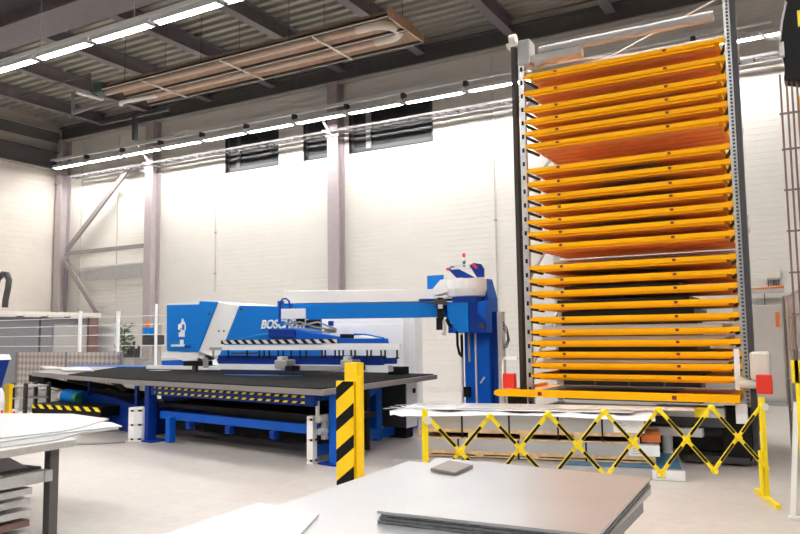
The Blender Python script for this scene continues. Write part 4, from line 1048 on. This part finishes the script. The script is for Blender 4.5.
for k in range(5): MB().bar((q.x-1.05+.12*k, 14.6, 1.0), (q.x-.95+.1*k, 14.6, 1.25+.1*(k % 3)), .06, .05, up=(0, 1, 0)).build('tool', 'grey_dark', t)
# leafy plant-like green hanging
q = at(124, 350, Y=14.6)
t = thing('potted_plant', 'dark green leafy plant standing behind the fence post', 'plant', (q.x, 14.6, 0))
MB().cyl((q.x, 14.6, 0), (q.x, 14.6, .4), .16, 14, r2=.2).build('pot', 'grey_mid', t)
MB().cyl((q.x, 14.6, .4), (q.x, 14.6, 1.8), .02, 6).build('stem', 'brown_dark', t)
m = MB()
for k in range(90):
    h = .7+1.25*random.random(); a = random.random()*6.28; r = .05+.22*random.random(); c = Vector((q.x+math.cos(a)*r, 14.6+math.sin(a)*r, h))
    u = Vector((random.uniform(-1, 1), random.uniform(-1, 1), random.uniform(-.6, .6))).normalized()*.11; v = u.orthogonal().normalized()*.045
    m.add([c-u, c+v, c+u, c-v], [[0, 1, 2, 3]])
m.build('foliage', 'leaf', t, recalc=False)
# suction hose loop at far left
q = lambda x, y: at(x, y, Y=12.9)
m = MB().tube([q(5, 307.5), q(5.5, 300), q(8, 288), q(9, 280), q(7, 274.5), q(3, 274), q(-2, 279), q(-5, 290), q(-6, 308)], .085, 12)
tag(m.build('suction_hose', 'grey_dark', smooth=True), 'thick grey hose bending over at the left edge', 'hose')
# blue console at left border
YK = 6.0; k_ = lambda x, y: at(x-29, y, Y=YK)
t = thing('operator_console', 'blue operator console with white top at the left border', 'console', (k_(0, 380).x, YK, 0))
MB().prism([k_(-30, 361), k_(10.5, 361), k_(2, 390), k_(-30, 390)], (0, .4, 0)).build('housing', 'blue_deep', t)
MB().prism([k_(-30, 355), k_(9, 355.5), k_(10.8, 360.5), k_(-30, 360.5)], (0, .42, 0)).build('top_cover', 'white', t)
MB().prism([k_(-30, 330), k_(0, 330), k_(4.5, 355), k_(-30, 355)], (0, .1, 0)).build('screen_hood', 'white', t)
a = k_(0, 390); MB().box((a.x-.1, YK+.1, .02), (a.x+.1, YK+.3, a.z)).build('stand', 'grey_mid', t)
MB().box((a.x-.3, YK-.05, 0), (a.x+.2, YK+.45, .02)).build('foot', 'grey_mid', t)
YG = 6.6; g_ = lambda x, y: at(x, y, Y=YG)
t = thing('yellow_guard_post', 'short yellow post standing left behind the sheet table', 'bollard', (g_(6.5, 400).x, YG, 0))
MB().box((g_(4.5, 400).x, YG, .01), (g_(9, 400).x, YG+.05, g_(6, 384).z)).build('post', 'yellow_post', t)
MB().box((g_(4, 400).x, YG-.01, g_(6, 388).z), (g_(9.6, 400).x, YG+.06, g_(6, 384).z)).build('cap', 'yellow_post', t)
MB().box((g_(1, 400).x, YG-.1, 0), (g_(12, 400).x, YG+.15, .01)).build('foot', 'yellow_post', t)
s_ = lambda x, y: at(x, y, Y=6.9)
t = thing('warning_board', 'red and white board low behind the yellow post', 'sign', (s_(5, 415).x, 6.9, 0))
MB().box((s_(-8, 410).x, 6.9, .02), (s_(16, 410).x, 6.93, s_(5, 409).z)).build('board', 'white', t)
m = MB()
for k in range(6): m.box((s_(-7+4*k, 412).x, 6.895, s_(5, 418).z), (s_(-4.6+4*k, 412).x, 6.9, s_(5, 410.5).z))
m.build('red_fields', 'red', t)
tag(MB().tube([at(-3, 384, Y=7.4), at(1, 392, Y=7.4), at(2, 402, Y=7.4), at(1, 412, Y=7.4)], .04, 8).build('blue_bottle', 'panel_grey'), 'pale blue tube standing beside the yellow post', 'tube')
t = thing('tool_shelf', 'small dark shelf between yellow post and guard panel', 'shelf', (s_(14, 400).x, 8.2, 0))
w_ = lambda x, y: at(x, y, Y=8.2)
for x in (11, 24): MB().box((w_(x, 400).x-.03, 8.2, 0), (w_(x, 400).x+.03, 8.25, w_(15, 383).z)).box((w_(x, 400).x-.03, 8.65, 0), (w_(x, 400).x+.03, 8.7, w_(15, 383).z)).build('upright', 'brown_dark', t)
for y in (386, 398, 409): MB().box((w_(10, 400).x, 8.2, w_(15, y).z-.02), (w_(25, 400).x, 8.7, w_(15, y).z)).build('board', 'grey_mid', t)

# floor cable at left
m = MB().tube([at(40, 447, Z=.02), at(70, 444, Z=.02), at(100, 443, Z=.02), at(125, 441.5, Z=.02)], .02, 6)
tag(m.build('floor_cable', 'grey_mid'), 'grey cable on the floor running to the octagonal sensor post', 'cable')

# ------------------------------------------------------------------ left foreground sheet table
lt = thing('sheet_table', 'steel rack table with white sheets at the left foreground', 'table', (-5.6, 3.9, 0))
H1 = .80
def q3(x, y, Z): return at(x, y, Z=Z)
FR, FL, BR = Vector((-4.88, 3.55, 0)), Vector((-4.75, 2.6, 0)), Vector((-6.6, 4.5, 0))
poly = [(-4.66, 2.3), (-4.72, 3.35), (-4.95, 4.10), (-5.4, 4.38), (-8.2, 4.75), (-8.2, 2.3)]
MB().prism([(x, y, H1-.05) for x, y in ((-4.82, 2.2), (-4.88, 3.72), (-8.2, 4.4), (-8.2, 2.2))], (0, 0, .05)).build('frame_top', 'galv', lt)
def lg(x, y): return MB().box((x-.035, y-.035, 0), (x+.035, y+.035, H1-.05)).build('leg', 'steel_dark', lt)
lg(-5.0, 3.6); lg(-8.1, 4.3); lg(-8.1, 2.4)
MB().box((-8.1, 3.50, .52), (-4.93, 3.56, .60)).build('shelf_rail', 'galv', lt)
# rail under, running towards viewer
MB().prism([(-8.1, 3.5, .60), (-5.05, 3.55, .60), (-5.05, 3.55, .615), (-8.1, 3.5, .615)], (0, -1.1, 0)).build('shelf', 'steel_dark', lt)
MB().box((-5.0, 2.2, .52), (-4.94, 3.5, .60)).build('shelf_rail', 'galv', lt)
MB().box((-5.04, 2.2, .62), (-5.0, 2.26, .75)).build('spacer', 'steel_dark', lt)
m = MB().prism([(-6.6, 3.45, .75), (-5.6, 3.45, .75), (-5.05, 3.45, .625), (-6.6, 3.45, .625)], (0, -1.0, 0)); m.build('trough', 'sheet', lt)
for k in range(5):
    zz0 = .15+.075*k
    xr_ = at(32, 500, Y=3.42).x-.02*(k % 2)
    o = MB().prism([(-7.6, 3.3, zz0), (xr_, 3.42, zz0), (xr_, 3.42, zz0+.045), (-7.6, 3.3, zz0+.045)], (0, -.7, 0)).build('steel_profile', 'rust' if k == 1 else 'galv')
    tag(o, 'flat steel profile under the left table, %s from the floor' % ORD[k], 'profile', 'steel profiles stacked under the left table')
    if k < 4:
        o = MB().box((-7.5, 2.6, zz0+.045), (-5.36, 3.3, zz0+.075)).build('spacer_board', 'brown_dark'); tag(o, 'dark spacer board above the %s profile under the left table' % ORD[k], 'board', 'spacers between the steel profiles')
o = MB().box((-7.4, 2.6, 0), (-5.4, 3.2, .15)).build('support_block', 'brown_dark'); tag(o, 'dark block carrying the steel profiles under the left table', 'block')
def tops(pts, z0, z1, mt, lb): tag(MB().prism([(p.x, p.y, z0) for p in pts], (0, 0, z1-z0)).build('metal_sheet', mt), lb, 'sheet metal', 'white sheets on the left table')
Q = lambda x, y: at(x, y, Z=.83)
tops([Q(-60, 462), Q(0, 444), Q(58, 436.5), Q(80, 430), Q(119, 425.5), Q(110, 421), Q(60, 414), Q(-60, 418)], H1, .808, 'sheet', 'lowest pale sheet on the left table with stepped right edge')
tops([Q(-60, 456), Q(0, 440), Q(56, 432), Q(88, 428), Q(122, 424.5), Q(124, 427.5), Q(90, 431), Q(60, 437), Q(0, 446), Q(-60, 462)][:5]+[Q(112, 421), Q(40, 414), Q(-60, 418)], .809, .818, 'sheet_white', 'middle white sheet on the left table reaching furthest right')
tops([Q(-60, 452), Q(0, 437.5), Q(60, 431), Q(80, 427), Q(109, 418.5), Q(72, 413.5), Q(0, 413), Q(-60, 414)], .819, .828, 'sheet_white', 'top white sheet of the left table')

# ------------------------------------------------------------------ centre foreground sheets
t = thing('work_table', 'steel trestle table carrying the foreground sheet stacks', 'table', (-1.4, 2.8, 0))
MB().box((-2.15, 1.5, .66), (-.80, 3.85, .72)).build('table_top', 'sheet_edge', t)
for x in (-2.05, -.9):
    for y in (1.6, 3.7): MB().box((x-.03, y-.03, 0), (x+.03, y+.03, .66)).build('leg', 'steel_dark', t)
o = MB().prism([(-2.20, 2.0, .72), (-.79, 2.0, .72), (-.79, 4.0, .72), (-2.25, 4.09, .72)], (0, 0, .05)).build('metal_sheet', 'sheet')
tag(o, 'large pale grey sheet stack lying lowest in the foreground, left of the thick pack', 'sheet metal')
o = MB().prism([(-2.25, 1.2, .772), (-1.3, 1.2, .772), (-1.93, 2.69, .772), (-2.31, 2.75, .772)], (0, 0, .008)).build('metal_sheet', 'sheet_white')
tag(o, 'white thin sheet at the bottom edge left of the foreground pack', 'sheet metal')
sp = thing('sheet_pack', 'thick foreground pack of bright sheets mirroring the orange tower on the right', 'sheet metal', (-1.2, 3.2, .772))  # copper look is the reflected tower, not a sheet colour
for k in range(4):
    d = .006*((k*7) % 3)
    MB().prism([(-1.64+d, 2.70+d, .772+k*.0125), (-.73-d, 2.74+d, .772+k*.0125), (-.77-d, 3.90, .772+k*.0125), (-2.02+d, 4.0, .772+k*.0125)], (0, 0, .011)).build('sheet', 'sheet_edge' if k < 3 else 'sheet', sp)
q = at(450, 469, Z=.822)
o = MB().prism([at(430.5, 471, Z=.823), at(455, 475.5, Z=.823), at(473, 467.5, Z=.823), at(449, 463, Z=.823)], (0, 0, .016)).build('steel_block', 'rust', bevel=.002)
M['block'] = mat('block', (.22, .19, .18), .5, .3, var=.1); o.data.materials[0] = M['block']
tag(o, 'small dark grey steel plate lying on the foreground sheet pack', 'steel plate')

# ------------------------------------------------------------------ world, view
w = bpy.data.worlds.new('world'); sc.world = w; w.use_nodes = True
w.node_tree.nodes['Background'].inputs[0].default_value = (.5, .55, .6, 1); w.node_tree.nodes['Background'].inputs[1].default_value = .3
sc.view_settings.view_transform = 'Standard'; sc.view_settings.look = 'None'; sc.view_settings.gamma = 1
sc.view_settings.exposure = 2.66
try: sc.view_settings.use_curve_mapping = False
except Exception: pass
